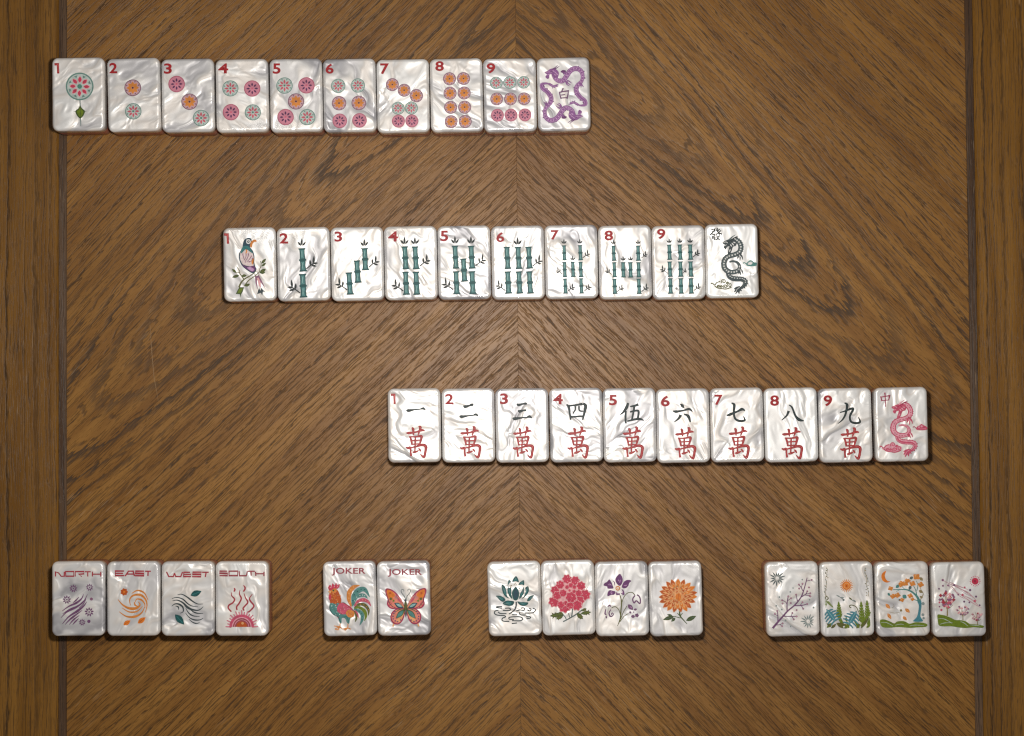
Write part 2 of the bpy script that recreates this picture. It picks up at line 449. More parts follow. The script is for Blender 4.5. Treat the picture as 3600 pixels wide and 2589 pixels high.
# shared painted pieces, in millimetres, copied by object
class FakeTile:
    def __init__(s): s.z = 0; s.arts = []
    def nextz(s): s.z += 0.000003; return s.z
    def local(s, zoom, x, y): return x * MM, -y * MM
def proto(fn, name):
    a = Art(FakeTile(), name, None); fn(a); o = a.build(None); me = o.data
    bpy.data.objects.remove(o); return me
def place(t, me, name, zoom, x, y, size, rot=0.0, sx=1.0):
    """copy of a painted piece: its unit length drawn `size` view units long"""
    lx, ly = t.local(zoom, x, y); qx, qy = t.local(zoom, x + 100, y)
    k = math.hypot(qx - lx, qy - ly) / 100 / MM * size
    o = new_obj(name, me, t.root); t.z += 0.00002
    o.location = (lx, ly, t.z); o.scale = (k * sx, k, 1); o.rotation_euler = (0, 0, rot)
    t.z += 0.00006
    return o
# ------------------------------------------------------------------ shared painted pieces
def flower_dot(ring, fill, petal, corner, core, kind):
    def fn(a):
        a.disc(0, 0, 1.0, ring, 32); a.disc(0, 0, 0.90, fill, 32)
        for i in range(8):
            g = math.radians(45 * i); c, s_ = math.cos(g), math.sin(g)
            if kind == 'o': a.leaf(0.12 * c, 0.12 * s_, 0.74 * c, 0.74 * s_, 0.40, petal)
            elif kind == 'p': a.leaf(0.28 * c, 0.28 * s_, 0.72 * c, 0.72 * s_, 0.22, petal)
            else: a.leaf(0.20 * c, 0.20 * s_, 0.74 * c, 0.74 * s_, 0.25, petal)
            if corner:
                h = g + math.radians(22.5); q = lambda r, d: (r * math.cos(h + d), r * math.sin(h + d))
                a.poly([q(0.64, 0), q(0.84, 0.13), q(0.84, -0.13)], corner, False)
        a.disc(0, 0, 0.13 if kind != 'p' else 0.11, core, 10)
    return fn
DOT = {'G': proto(flower_dot('ring_g', 'fill_g', 'pet_s', 'ring_g', 'core_g', 'g'), 'flower_dot'),
       'O': proto(flower_dot('ring_o', 'fill_o', 'orange', 'ring_o', 'core_o', 'o'), 'flower_dot'),
       'P': proto(flower_dot('ring_p', 'fill_p', 'seed', None, 'core_p', 'p'), 'flower_dot')}
def stick(a):
    # unit: 2 wide, 6.4 high, middle at 0
    prof = [(1.0, -3.2), (.98, -2.95), (.74, -2.7), (.70, -1.6), (.76, -.35), (.98, -.15), (.98, .2), (.76, .4), (.72, 1.4), (.82, 2.6), (1.06, 2.95), (1.06, 3.2)]
    a.poly([(x, y) for x, y in prof] + [(-x, y) for x, y in reversed(prof)], 'tealdk', False)
    for y0, y1 in ((-2.75, -.4), (.5, 2.75)):
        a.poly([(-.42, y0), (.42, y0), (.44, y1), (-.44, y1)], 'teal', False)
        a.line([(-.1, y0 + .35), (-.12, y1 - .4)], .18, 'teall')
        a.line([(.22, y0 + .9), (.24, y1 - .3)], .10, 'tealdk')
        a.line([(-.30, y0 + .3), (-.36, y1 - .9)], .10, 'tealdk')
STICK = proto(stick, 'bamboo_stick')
def top_leaves(a):
    a.leaf(0, 0, 0.0, -1.0, .27, 'leafdk'); a.leaf(-.08, 0, -.52, -.56, .27, 'leafdk'); a.leaf(.08, 0, .52, -.56, .27, 'leafdk')
SHOOT = proto(top_leaves, 'bamboo_shoot')
def sprig(a):
    a.line([(0, 0), (.3, -.24), (.60, -.44)], [.10, .08], 'leafdk')
    a.leaf(.37, -.28, .31, -.80, .18, 'leafdk'); a.leaf(.60, -.40, .68, -1.12, .18, 'leafdk')
    a.leaf(.54, -.44, 1.02, -.48, .17, 'leafdk'); a.leaf(.42, -.32, .88, -.18, .18, 'leafdk')
SPRIG = proto(sprig, 'bamboo_sprig')

# ------------------------------------------------------------------ top row: flower dots
G1 = 'flower dot tiles in the top row'
def row(xs, ys, degs): return list(zip(xs, ys, degs))
P1 = row((274.5, 470, 660, 851, 1041, 1229, 1417, 1605, 1793, 1982), (331, 333, 335, 336, 335, 335, 337, 334, 333.5, 331),
         (.8, 1.6, 1.2, 1.2, 1.2, 1.2, 1.1, 1.3, 1.2, 1.3))
names = ('one big flower dot above a green bud',
         'two small flower dots, orange above green', 'three flower dots in a slanting line', 'four flower dots, two green and two pink',
         'five flower dots around an orange one', 'six flower dots in green, orange and pink pairs', 'seven flower dots, three orange ones slanting',
         'eight orange flower dots in two columns', 'nine flower dots in green, orange and pink rows')
nb = (('A', 118, 158, 185, 300), ('A', 848, 158, 955, 298), ('A', 1573, 165, 1680, 305), ('B', 140, 165, 275, 300), ('B', 865, 165, 970, 305),
      ('B', 1568, 168, 1675, 303), ('C', 138, 165, 255, 310), ('C', 870, 135, 985, 268), ('C', 1553, 162, 1668, 300))
dots = {2: 'A O 1160 490 108 G 1168 803 106', 3: 'A P 1743 440 107 O 1915 675 106 G 2070 893 107',
        4: 'B G 303 498 104 P 593 500 106 P 312 815 106 G 602 818 104',
        5: 'B G 1022 460 106 P 1313 458 106 O 1175 672 105 P 1037 880 106 G 1325 882 105',
        6: 'B G 1735 465 93 G 1997 460 92 O 1747 695 93 O 2010 692 94 P 1757 930 94 P 2020 925 94',
        7: 'C O 300 448 84 O 457 523 84 O 619 595 86 G 377 762 84 G 553 760 84 P 382 935 84 P 560 932 84',
        8: 'C O 1060 370 84 O 1246 368 84 O 1067 563 84 O 1254 560 84 O 1075 752 84 O 1261 750 84 O 1082 943 84 O 1268 940 84',
        9: 'C G 1680 425 82 G 1860 420 82 G 2045 417 81 O 1687 640 82 O 1869 640 82 O 2052 637 82 P 1697 857 83 P 1877 855 83 P 2062 853 83'}
for i in range(9):
    x, y, d = P1[i]
    t = Tile(x, y, d, 'pearl tile with a red %d and %s' % (i + 1, names[i]), G1)
    t.num(nb[i][0], str(i + 1), *nb[i][1:])
    if i == 0:
        a = t.art('painted_flower', 'A'); cx, cy = 455, 472
        a.disc(cx, cy, 185, 'ring_g', 40); a.disc(cx, cy, 166, 'fill_g', 40)
        st = t.art('painted_stem', 'A'); st.line([(458, 655), (461, 700), (462, 735)], 16, 'greyl'); st.line([(465, 890), (468, 950), (470, 1000)], [20, 10], 'greyl')
        for k in range(8):
            g = math.radians(45 * k + 2); c, s_ = math.cos(g), math.sin(g)
            p = a.sub('petal')
            p.leaf(cx + 44 * c, cy + 44 * s_, cx + 142 * c, cy + 142 * s_, 58, 'pinkl'); p.leaf(cx + 54 * c, cy + 54 * s_, cx + 132 * c, cy + 132 * s_, 44, 'petal')
            h = g + math.radians(22.5); q = lambda r, dd: (cx + r * math.cos(h + dd), cy + r * math.sin(h + dd))
            a.poly([q(118, 0), q(152, .17), q(152, -.17)], 'ring_g', False)
        a.disc(cx, cy, 31, 'core_g', 16)
        b = t.art('painted_bud', 'A')
        b.line([(378, 800), (420, 805), (500, 805), (545, 800)], 6, 'greend')
        b.poly([(462, 725), (485, 760), (525, 800), (505, 860), (462, 897), (420, 860), (398, 800), (438, 765)], 'greend')
        b.poly([(462, 745), (480, 780), (505, 805), (490, 855), (464, 880), (435, 850), (418, 805), (445, 780)], 'green')
        b.line([(462, 740), (470, 800), (464, 880)], 6, 'greend')
    else:
        z, *r = dots[i + 1].split()
        for k in range(0, len(r), 4):
            place(t, DOT[r[k]], 'flower_dot', z, float(r[k + 1]), float(r[k + 2]), float(r[k + 3]) * 1.03, 0.0)

# ------------------------------------------------------------------ white dragon tile
x, y, d = P1[9]
t = Tile(x, y, d, 'pearl tile with two purple dragons circling a small character, right end of top row', G1)
def purple_dragon(fl):
    xf = (lambda x, y: (1280 - x, 1612 - y)) if fl else None
    a = t.art('painted_dragon', 'D', xf)
    body = [(440, 400), (480, 500), (545, 550), (620, 555), (690, 470), (760, 370), (860, 325), (955, 365), (990, 460), (970, 560), (890, 650), (875, 750), (940, 850), (1030, 920), (1045, 990), (960, 1010), (890, 990)]
    wd = [60, 78, 84, 88, 92, 96, 92, 84, 72, 66, 84, 90, 84, 76, 60, 36, 24]
    for k in range(14):                      # back spines
        c = catmull(body, False, 6); p = c[8 + k * 6]; q = c[10 + k * 6]; dx, dy = q[0] - p[0], q[1] - p[1]; L = math.hypot(dx, dy) or 1
        sg = 1 if k < 9 else -1
        a.leaf(p[0], p[1], p[0] + dy / L * 62 * sg, p[1] - dx / L * 62 * sg, 34, 'purpled')
    a.line(body, wd, 'purple')
    a.line([(q[0] + 0, q[1] + 0) for q in body], [w * .62 for w in wd], 'purplel')
    a.line(body, [w * .46 for w in wd], 'purple')
    c = catmull(body, False, 6)
    for k in range(4, 70, 3):
        p = c[k]; a.disc(p[0], p[1], 13, 'purplel', 8)
    for p0, p1, p2 in (((690, 560), (720, 600), (770, 630)), ((700, 550), (740, 560), (790, 600)), ((680, 560), (700, 620), (750, 650)), ((960, 600), (985, 640), (1010, 670)), ((950, 600), (960, 650), (960, 680))):
        a.line([p0, p1, p2], [34, 22, 8], 'purple')
    h = a.sub('head')
    h.poly([(285, 400), (340, 370), (400, 330), (480, 330), (540, 380), (550, 440), (520, 500), (450, 480), (420, 430), (380, 440), (370, 500), (340, 520), (300, 480), (330, 440)], 'purple')
    h.line([(430, 340), (480, 310), (530, 265)], [26, 6], 'purpled'); h.line([(470, 340), (520, 310), (565, 280)], [22, 6], 'purpled')
    h.line([(300, 400), (370, 390), (420, 400)], 12, 'purplel'); h.line([(310, 450), (350, 440), (400, 425)], 10, 'purplel')
    for q in ((450, 370), (490, 400), (480, 440), (520, 430)): h.leaf(q[0] - 20, q[1] - 12, q[0] + 22, q[1] + 18, 20, 'purplel')
    h.disc(405, 385, 12, 'purpled', 8)
    f = a.sub('fin'); f.poly([(580, 390), (620, 355), (680, 365), (670, 410), (640, 440), (620, 410)], 'purpled'); f.line([(640, 400), (680, 430)], 30, 'purple')
    e = a.sub('tail_tuft')
    for q in ((730, 1000), (745, 950), (790, 920), (850, 915), (740, 975)): e.line([(910, 1000), (840, 960), q], [44, 34, 8], 'purple')
    e.line([(900, 985), (830, 960), (780, 960)], 8, 'purplel')
purple_dragon(False); purple_dragon(True)
a = t.art('painted_character', 'D')
for p, w in (([(630, 690), (615, 730), (590, 768)], [18, 10]), ([(560, 765), (575, 830), (592, 890)], 15), ([(558, 770), (640, 752), (728, 740), (718, 810), (702, 890)], 15),
             ([(592, 820), (668, 810)], 13), ([(592, 874), (698, 866)], 13)): a.line(p, w * 1.5 if not isinstance(w, list) else [v * 1.5 for v in w], 'plum', smooth=False if len(p) > 3 else True)

# ------------------------------------------------------------------ second row: bamboo
G2 = 'bamboo tiles in the second row'
P2 = row((877.5, 1067, 1256, 1444, 1632, 1821, 2009, 2198, 2386, 2573.5), (929, 928.5, 927.5, 924.5, 923, 923, 920.5, 922, 922.5, 917.5), (1.3, 1.3, 1.3, 1.2, 1.1, 1.0, 1.1, 1.1, 1.2, 1.1))
x, y, d = P2[0]
t = Tile(x, y, d, 'pearl tile with a red 1 and a colourful bird perched on a leafy branch', G2)
t.num('E', '1', 105, 190, 173, 332)
b = t.art('painted_branch', 'I')
b.poly([(310, 1390), (345, 1320), (375, 1265), (465, 1265), (440, 1350), (410, 1400), (405, 1465), (385, 1395)], 'greend', False)
b.poly([(345, 1370), (380, 1290), (440, 1285), (405, 1370)], 'green', False)
b.line([(370, 1270), (410, 1180), (480, 1110), (600, 1040), (690, 962)], [34, 24, 14], 'olive')
b.line([(470, 1240), (550, 1140), (660, 1060), (740, 990), (755, 920)], [22, 16, 12], 'olive')
b.line([(470, 1130), (420, 1060), (385, 1010), (380, 960), (325, 885)], [22, 16, 12], 'olive'); b.line([(390, 1000), (300, 985)], 10, 'olive')
b.line([(755, 930), (780, 860), (770, 780)], 14, 'olive')
for q in ((320, 1000, 240, 925, 48), (375, 1045, 240, 1085, 56), (420, 1055, 515, 1050, 54), (785, 830, 872, 735, 52), (790, 880, 872, 812, 46), (750, 1005, 868, 925, 70), (770, 1010, 860, 990, 40), (480, 1245, 575, 1205, 56)):
    l = b.sub('leaf'); l.leaf(*q, 'greend'); l.leaf(*[q[k] * .7 + (q[(k + 2) % 4]) * .3 for k in range(4)], q[4] * .45, 'olive')
a = t.art('painted_bird', 'I')
a.poly([(445, 455), (470, 390), (540, 352), (600, 375), (600, 470), (575, 520), (625, 590), (655, 680), (655, 800), (670, 880), (697, 935), (632, 1008), (540, 965), (440, 885), (385, 790), (366, 690), (385, 610), (430, 540)], 'navy')
a.poly([(430, 560), (500, 570), (580, 590), (625, 640), (640, 720), (632, 800), (640, 870), (590, 880), (520, 870), (440, 840), (400, 770), (388, 690), (400, 620)], 'blush')
a.poly([(440, 520), (520, 500), (570, 540), (630, 640), (560, 600), (500, 560), (420, 640), (405, 620)], 'tealm')
a.poly([(420, 840), (500, 880), (580, 880), (640, 870), (678, 930), (632, 985), (550, 950), (470, 895)], 'purpled'); a.poly([(520, 900), (600, 900), (650, 935), (620, 970), (560, 945)], 'purplel')
for p in ([(440, 640), (450, 700), (475, 770)], [(500, 640), (500, 700), (470, 770)], [(550, 640), (530, 720), (480, 790)], [(605, 680), (570, 740), (520, 800)], [(620, 720), (610, 770), (560, 800)]): a.line(p, [18, 14, 5], 'mauve')
a.line([(500, 570), (515, 600), (495, 640)], 22, 'orange'); a.poly([(600, 790), (640, 730), (640, 800), (620, 850)], 'orange'); a.disc(487, 800, 12, 'mauve', 8); a.leaf(540, 800, 590, 790, 24, 'mauve')
h = a.sub('head'); h.disc(545, 422, 44, 'white', 16); h.disc(545, 424, 24, 'drk', 12); h.disc(548, 424, 9, 'white', 8)
k = a.sub('beak'); k.poly([(585, 445), (610, 410), (650, 385), (690, 395), (692, 430), (655, 428), (622, 470), (605, 530), (575, 510)], 'orange')
w = a.sub('tail'); w.line([(690, 1060), (690, 1170), (715, 1295)], [50, 30, 6], 'mauve'); w.line([(715, 1050), (770, 1140), (845, 1270)], [50, 36, 6], 'mauve'); w.poly([(700, 1100), (730, 1085), (770, 1170), (780, 1280), (740, 1240)], 'pinkl', False)
w.poly([(708, 1395), (722, 1330), (745, 1285), (770, 1330), (790, 1270), (810, 1310), (862, 1360), (815, 1345), (802, 1418), (775, 1370)], 'drk', False)

G2l = {2: 'two bamboo sticks, one above the other', 3: 'three bamboo sticks stepping up to the right', 4: 'four thick bamboo sticks in two columns', 5: 'five bamboo sticks, one between two pairs',
       6: 'six thick bamboo sticks in three columns', 7: 'seven thin bamboo sticks, a short one inside', 8: 'eight thin bamboo sticks, two short ones inside', 9: 'nine thin bamboo sticks in three full columns'}
nb = {2: ('E', 843, 190, 957, 330), 3: ('E', 1573, 170, 1675, 305), 4: ('F', 93, 165, 225, 303), 5: ('F', 785, 155, 892, 300), 6: ('F', 1530, 178, 1637, 312), 7: ('G', 135, 150, 243, 280), 8: ('G', 850, 155, 965, 290), 9: ('G', 1548, 133, 1660, 272)}
sticks = {2: [(1143, 390, 1155, 703, 50), (1152, 732, 1160, 1048, 52)], 3: [(1975, 388, 1983, 685, 48), (1873, 552, 1883, 852, 48), (1768, 712, 1780, 1010, 48)],
          4: [(315, 365, 327, 673, 47), (453, 365, 465, 673, 47), (327, 702, 335, 1013, 47), (465, 702, 475, 1013, 48)],
          5: [(983, 357, 993, 665, 45), (1198, 357, 1208, 665, 47), (998, 695, 1005, 1005, 47), (1210, 695, 1218, 1003, 48), (1095, 527, 1108, 838, 47)],
          6: [(1672, 370, 1683, 670, 46), (1820, 370, 1830, 670, 46), (1960, 370, 1972, 665, 46), (1683, 697, 1693, 998, 48), (1830, 697, 1842, 997, 46), (1970, 697, 1983, 997, 46)],
          7: [(315, 352, 318, 555, 32), (320, 573, 324, 777, 32), (328, 793, 334, 995, 32), (527, 350, 533, 553, 32), (533, 572, 538, 777, 32), (540, 790, 545, 995, 32), (430, 572, 434, 775, 32)],
          8: [(972, 357, 978, 560, 32), (980, 577, 985, 780, 32), (985, 795, 990, 1000, 34), (1297, 355, 1300, 560, 34), (1303, 577, 1305, 780, 32), (1306, 795, 1310, 1000, 33), (1098, 577, 1100, 782, 33), (1193, 577, 1197, 782, 33)],
          9: [(1712, 342, 1717, 547, 34), (1718, 567, 1722, 772, 34), (1725, 790, 1728, 997, 35), (1852, 342, 1857, 547, 34), (1859, 567, 1862, 772, 35), (1865, 790, 1868, 997, 34), (1988, 342, 1992, 547, 35), (1993, 567, 1998, 772, 35), (1998, 790, 2002, 997, 36)]}
shoots = {2: [(1140, 362, 104)], 3: [(1970, 362, 104)], 4: [(313, 338, 105), (450, 338, 105)], 5: [(982, 328, 102), (1195, 328, 102)], 6: [(1813, 345, 105)],
          7: [(312, 332, 67), (522, 330, 67), (427, 552, 64)], 8: [(968, 338, 62), (1295, 336, 66), (1097, 556, 64), (1192, 556, 64)], 9: [(1708, 322, 66), (1850, 322, 66), (1985, 320, 68)]}
sprigs = {2: [(1200, 665, 1, 155), (1115, 985, -1, 165)], 3: [(2028, 645, 1, 148), (1740, 945, -1, 155)], 4: [(512, 632, 1, 150), (295, 960, -1, 155)], 5: [(1255, 625, 1, 145), (960, 945, -1, 155)],
          6: [(2015, 630, 1, 135), (1650, 955, -1, 135)], 7: [(562, 520, 1, 100), (290, 735, -1, 90), (362, 965, 1, 100), (578, 965, 1, 100)],
          8: [(1335, 525, 1, 90), (945, 740, -1, 95), (1018, 970, 1, 98), (1340, 970, 1, 100)], 9: [(2025, 510, 1, 95), (1685, 725, -1, 100), (2035, 955, 1, 95), (1885, 725, 1, 60), (1830, 950, -1, 45)]}
for n in range(2, 10):
    x, y, d = P2[n - 1]; z = nb[n][0]
    t = Tile(x, y, d, 'pearl tile with a red %d and %s' % (n, G2l[n]), G2)
    t.num(*((z, str(n)) + nb[n][1:]))
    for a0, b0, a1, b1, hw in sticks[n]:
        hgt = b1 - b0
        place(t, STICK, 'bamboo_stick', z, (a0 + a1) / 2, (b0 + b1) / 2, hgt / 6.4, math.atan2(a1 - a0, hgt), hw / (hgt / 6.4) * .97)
    for a0, b0, s_ in shoots[n]: place(t, SHOOT, 'bamboo_shoot', z, a0, b0, s_)
    for a0, b0, sg, s_ in sprigs[n]: place(t, SPRIG, 'bamboo_sprig', z, a0, b0, s_, 0, sg)

# ------------------------------------------------------------------ green and red dragon tiles share one drawing
def dragon(t, zoom, xf, c1, c2, c3, c4):
    a = t.art('painted_dragon', zoom, xf)
    up = [(760, 380), (830, 430), (865, 520), (840, 610), (760, 660), (650, 690), (580, 740), (550, 830), (570, 920), (640, 975), (740, 985), (820, 950), (840, 880), (800, 810), (720, 785), (650, 800)]
    lo = [(620, 960), (640, 1050), (700, 1100), (800, 1115), (890, 1120), (945, 1160), (935, 1220), (880, 1270), (820, 1290)]
    cu, cl = catmull(up, False, 6), catmull(lo, False, 6)
    def spine(c, i, j, st, sg, L):
        for k in range(i, j, st):
            p, q = c[k], c[k + 1]; dx, dy = q[0] - p[0], q[1] - p[1]; d = math.hypot(dx, dy) or 1
            a.leaf(p[0], p[1], p[0] + dy / d * L * sg, p[1] - dx / d * L * sg, 30, c2)
    spine(cu, 0, 22, 2, 1, 62); spine(cu, 30, 56, 3, -1, 60); spine(cl, 12, 40, 3, 1, 58)
    wl = [70, 90, 96, 92, 84, 60, 30]
    a.line(lo, wl, c1); a.line(lo, [w * .66 for w in wl], c3); a.line([(x, y + 8) for x, y in lo], [w * .36 for w in wl], c1)
    wu = [86, 96, 96, 92, 92, 96, 100, 104, 100, 92, 80, 66, 52, 40, 30]
    a.line(up, wu, c1); a.line(up, [w * .62 for w in wu], c3); a.line([(x + 6, y + 4) for x, y in up], [w * .16 for w in wu], c1)
    for k in range(0, 74, 3): p = cu[k]; a.disc(p[0], p[1], 15, c4, 8)
    for k in range(3, 36, 3): p = cl[k]; a.disc(p[0], p[1] - 14, 10, c4, 8)
    for p in ([(820, 640), (850, 690), (845, 780)], [(830, 650), (880, 690), (900, 760)], [(815, 660), (815, 700), (795, 740)], [(830, 930), (880, 960), (905, 1020)], [(820, 950), (850, 1000), (860, 1040)], [(830, 950), (830, 990), (820, 1020)]): a.line(p, [48, 30, 8], c1)
    a.line([(830, 665), (860, 710)], 14, c4); a.line([(840, 940), (875, 960)], 14, c4)
    h = a.sub('head')
    h.poly([(525, 430), (580, 405), (640, 380), (700, 370), (760, 385), (790, 440), (770, 500), (720, 520), (690, 600), (660, 650), (620, 640), (640, 560), (650, 510), (610, 520), (585, 565), (545, 530), (560, 480), (530, 460)], c1)
    h.line([(650, 390), (700, 340), (765, 295)], [34, 6], c3); h.line([(700, 390), (750, 350), (815, 318)], [30, 6], c2)
    h.disc(640, 430, 14, c2, 8); h.line([(540, 440), (590, 430), (620, 450)], 12, c4); h.line([(560, 500), (600, 480)], 10, c4)
    for q in ((690, 440, 740, 500), (665, 470, 700, 520), (720, 430, 770, 450), (670, 560, 650, 620)): h.leaf(*q, 22, c4)
    h.line([(655, 400), (690, 410), (700, 450)], 12, c2)
    e = a.sub('tail_tuft')
    for q in ((735, 1300), (740, 1360), (765, 1405), (830, 1390), (880, 1340), (910, 1290)): e.line([(850, 1270), ((850 + q[0]) / 2 - 15, (1270 + q[1]) / 2), q], [60, 46, 8], c1)
    e.line([(840, 1270), (790, 1310), (770, 1370)], 9, c4)
    return a
x, y, d = P2[9]
t = Tile(x, y, d, 'pearl tile, painted whiter for lamp glare, with a dark grey dragon between two clouds', G2, (0.31, 2.4, 0.52, 1))  # high second value whitens the pearl colour, standing in for lamp glare
a = t.art('painted_character', 'H')
for p, w in (([(318, 200), (385, 188), (350, 250), (296, 298)], 20), ([(335, 222), (362, 245)], 16), ([(375, 240), (395, 215)], 14), ([(432, 172), (420, 215), (450, 255), (514, 285)], 20), ([(475, 188), (442, 222)], 16), ([(500, 215), (465, 245)], 16),
             ([(335, 290), (388, 284), (384, 318), (342, 326), (340, 358), (388, 352), (380, 388), (362, 392)], 17), ([(415, 275), (410, 315)], 15), ([(415, 272), (462, 268), (466, 302), (482, 306)], 15), ([(408, 335), (468, 328), (440, 370), (395, 398)], 17), ([(422, 345), (450, 375), (482, 396)], 17)): a.line(p, w * 1.3, 'leafdk', smooth=False)
dragon(t, 'H', None, 'drk', 'leafdk', 'grey', 'white')
def cloud_curls(t, z, xf, c, cf):
    a = t.art('painted_cloud', z, xf)
    if cf: a.poly([(340, 1230), (400, 1200), (470, 1160), (550, 1120), (610, 1170), (700, 1200), (690, 1270), (590, 1300), (480, 1290), (410, 1275)], cf)
    a.line([(308, 1205), (335, 1190), (380, 1225), (420, 1180), (480, 1160)], 19, c); a.line([(380, 1240), (430, 1280), (500, 1290), (590, 1300), (690, 1265)], 19, c)
    for cx, cy, r in ((545, 1160, 46), (655, 1230, 46), (575, 1255, 40), (450, 1250, 28), (505, 1255, 24), (620, 1190, 26)):
        a.line([(cx + r * (1 - k / 22) * math.cos(2.4 + k * .5), cy + r * (1 - k / 22) * math.sin(2.4 + k * .5)) for k in range(19)], 15, c)
cloud_curls(t, 'H', None, 'olive', None)
a = t.art('painted_cloud', 'H'); a.line([(900, 828), (925, 812), (960, 835), (985, 870)], 16, 'seaw')
a.poly([(960, 835), (1000, 790), (1040, 765), (1085, 785), (1110, 805), (1155, 815), (1150, 865), (1080, 882), (990, 872)], 'seaw'); a.poly([(990, 830), (1020, 800), (1060, 795), (1080, 820), (1050, 850), (1000, 850)], 'white')

# ------------------------------------------------------------------ third row: characters
G3 = 'character tiles in the third row'
P3 = row((1456.5, 1646.5, 1835.5, 2026, 2214, 2402, 2591.5, 2782, 2973, 3169.5), (1496, 1496, 1496, 1495, 1495, 1497, 1494.5, 1494.5, 1495.5, 1492.5), (.9, .9, .9, 1.1, 1.1, 1.0, 1.2, 1.3, 1.2, 1.2))
chars = {
 1: ('J', [([(335, 384), (360, 394), (440, 382), (520, 374), (560, 366), (590, 388)], [12, 34, 16, 14, 30, 10])]),
 2: ('J', [([(1095, 325), (1115, 342), (1170, 328), (1205, 316), (1228, 318)], [10, 34, 20, 30, 22]), ([(1040, 462), (1070, 474), (1150, 464), (1220, 456), (1260, 446), (1293, 468)], [12, 34, 18, 14, 30, 10])]),
 3: ('J', [([(1803, 302), (1825, 318), (1880, 306), (1915, 300), (1937, 304)], [10, 32, 18, 26, 20]), ([(1818, 390), (1840, 404), (1890, 392), (1932, 390)], [10, 32, 18, 28]),
           ([(1748, 488), (1775, 502), (1860, 490), (1930, 484), (1970, 472), (2004, 496)], [12, 34, 18, 14, 30, 10])]),
 4: ('K', [([(345, 312), (375, 345), (390, 430), (400, 518)], [14, 28, 20, 20]), ([(365, 332), (460, 322), (560, 305)], [18, 20, 26]), ([(565, 300), (600, 330), (585, 420), (560, 518)], [22, 36, 26, 14]),
           ([(463, 335), (462, 385), (430, 438)], [20, 18, 12]), ([(512, 332), (515, 385), (540, 402), (570, 400)], [18, 18, 16, 14]), ([(402, 478), (565, 468)], [20, 18])]),
 5: ('K', [([(1165, 292), (1145, 350), (1100, 415), (1058, 448)], [20, 34, 22, 8]), ([(1135, 395), (1130, 480), (1135, 565)], [20, 22, 20]), ([(1190, 340), (1250, 330), (1302, 312)], [14, 22, 28]),
           ([(1248, 335), (1235, 420), (1215, 515)], [24, 20, 20]), ([(1190, 412), (1300, 398), (1290, 510)], [16, 24, 22]), ([(1150, 535), (1250, 512), (1320, 505), (1372, 525)], [16, 24, 26, 10])]),
 6: ('K', [([(1858, 305), (1885, 330), (1905, 360)], [12, 34, 12]), ([(1762, 398), (1800, 408), (1900, 392), (1975, 374), (2020, 408)], [10, 30, 16, 28, 10]), ([(1865, 450), (1835, 500), (1778, 545)], [32, 24, 6]), ([(1905, 438), (1965, 470), (1992, 548)], [10, 34, 14])]),
 7: ('L', [([(355, 458), (400, 446), (500, 405), (560, 376), (602, 395)], [12, 30, 20, 32, 10]), ([(422, 292), (458, 320), (452, 420), (470, 500), (530, 532), (598, 520), (578, 468)], [10, 30, 22, 22, 26, 24, 8])]),
 8: ('L', [([(1182, 398), (1155, 460), (1088, 522)], [30, 20, 8]), ([(1182, 318), (1225, 350), (1270, 460), (1320, 515), (1385, 530)], [8, 20, 22, 34, 8])]),
 9: ('L', [([(1922, 292), (1958, 320), (1940, 430), (1900, 510), (1835, 568)], [10, 30, 22, 18, 6]), ([(1862, 420), (1930, 400), (2020, 366), (2035, 385), (1995, 470), (2010, 540), (2070, 560), (2130, 545), (2108, 480)], [10, 16, 26, 26, 22, 22, 24, 22, 8])])}
wan = [([(335, 688), (365, 692), (460, 680), (540, 655), (580, 662)], [10, 26, 16, 24, 10]), ([(405, 622), (425, 640), (430, 722)], [12, 26, 10]), ([(495, 605), (522, 620), (490, 720)], [10, 28, 10]),
       ([(372, 735), (395, 770), (412, 850)], [10, 20, 18]), ([(380, 742), (460, 742), (530, 732), (535, 760), (510, 850)], [12, 16, 24, 24, 14]), ([(405, 793), (515, 786)], [13, 13]), ([(412, 842), (512, 836)], [14, 14]),
       ([(455, 745), (452, 830), (448, 950)], [16, 16, 14]), ([(327, 880), (360, 892), (388, 885), (392, 940), (400, 1000)], [10, 24, 22, 18, 22]), ([(388, 890), (460, 872), (545, 850), (592, 868), (590, 930), (568, 1010), (520, 968)], [12, 18, 26, 30, 24, 26, 6]),
       ([(415, 950), (450, 945), (500, 925)], [12, 22, 12]), ([(495, 895), (515, 915), (528, 940)], [10, 20, 10])]
woff = [('J', 0, 0), ('J', 718, 5), ('J', 1420, 8), ('K', 30, 8), ('K', 760, 10), ('K', 1457, 18), ('L', 52, 10), ('L', 760, 18), ('L', 1537, 22)]
nb = [(128, 165, 195, 307), (848, 170, 962, 312), (1577, 165, 1687, 310), (168, 170, 298, 312), (910, 185, 1017, 325), (1600, 195, 1718, 340), (195, 182, 305, 322), (935, 190, 1053, 332), (1645, 190, 1760, 338)]
words = ('one stroke', 'two strokes', 'three strokes', 'a boxed character', 'a crowded character', 'four spreading strokes', 'a hooked cross stroke', 'two parting strokes', 'a crossed hooked stroke')
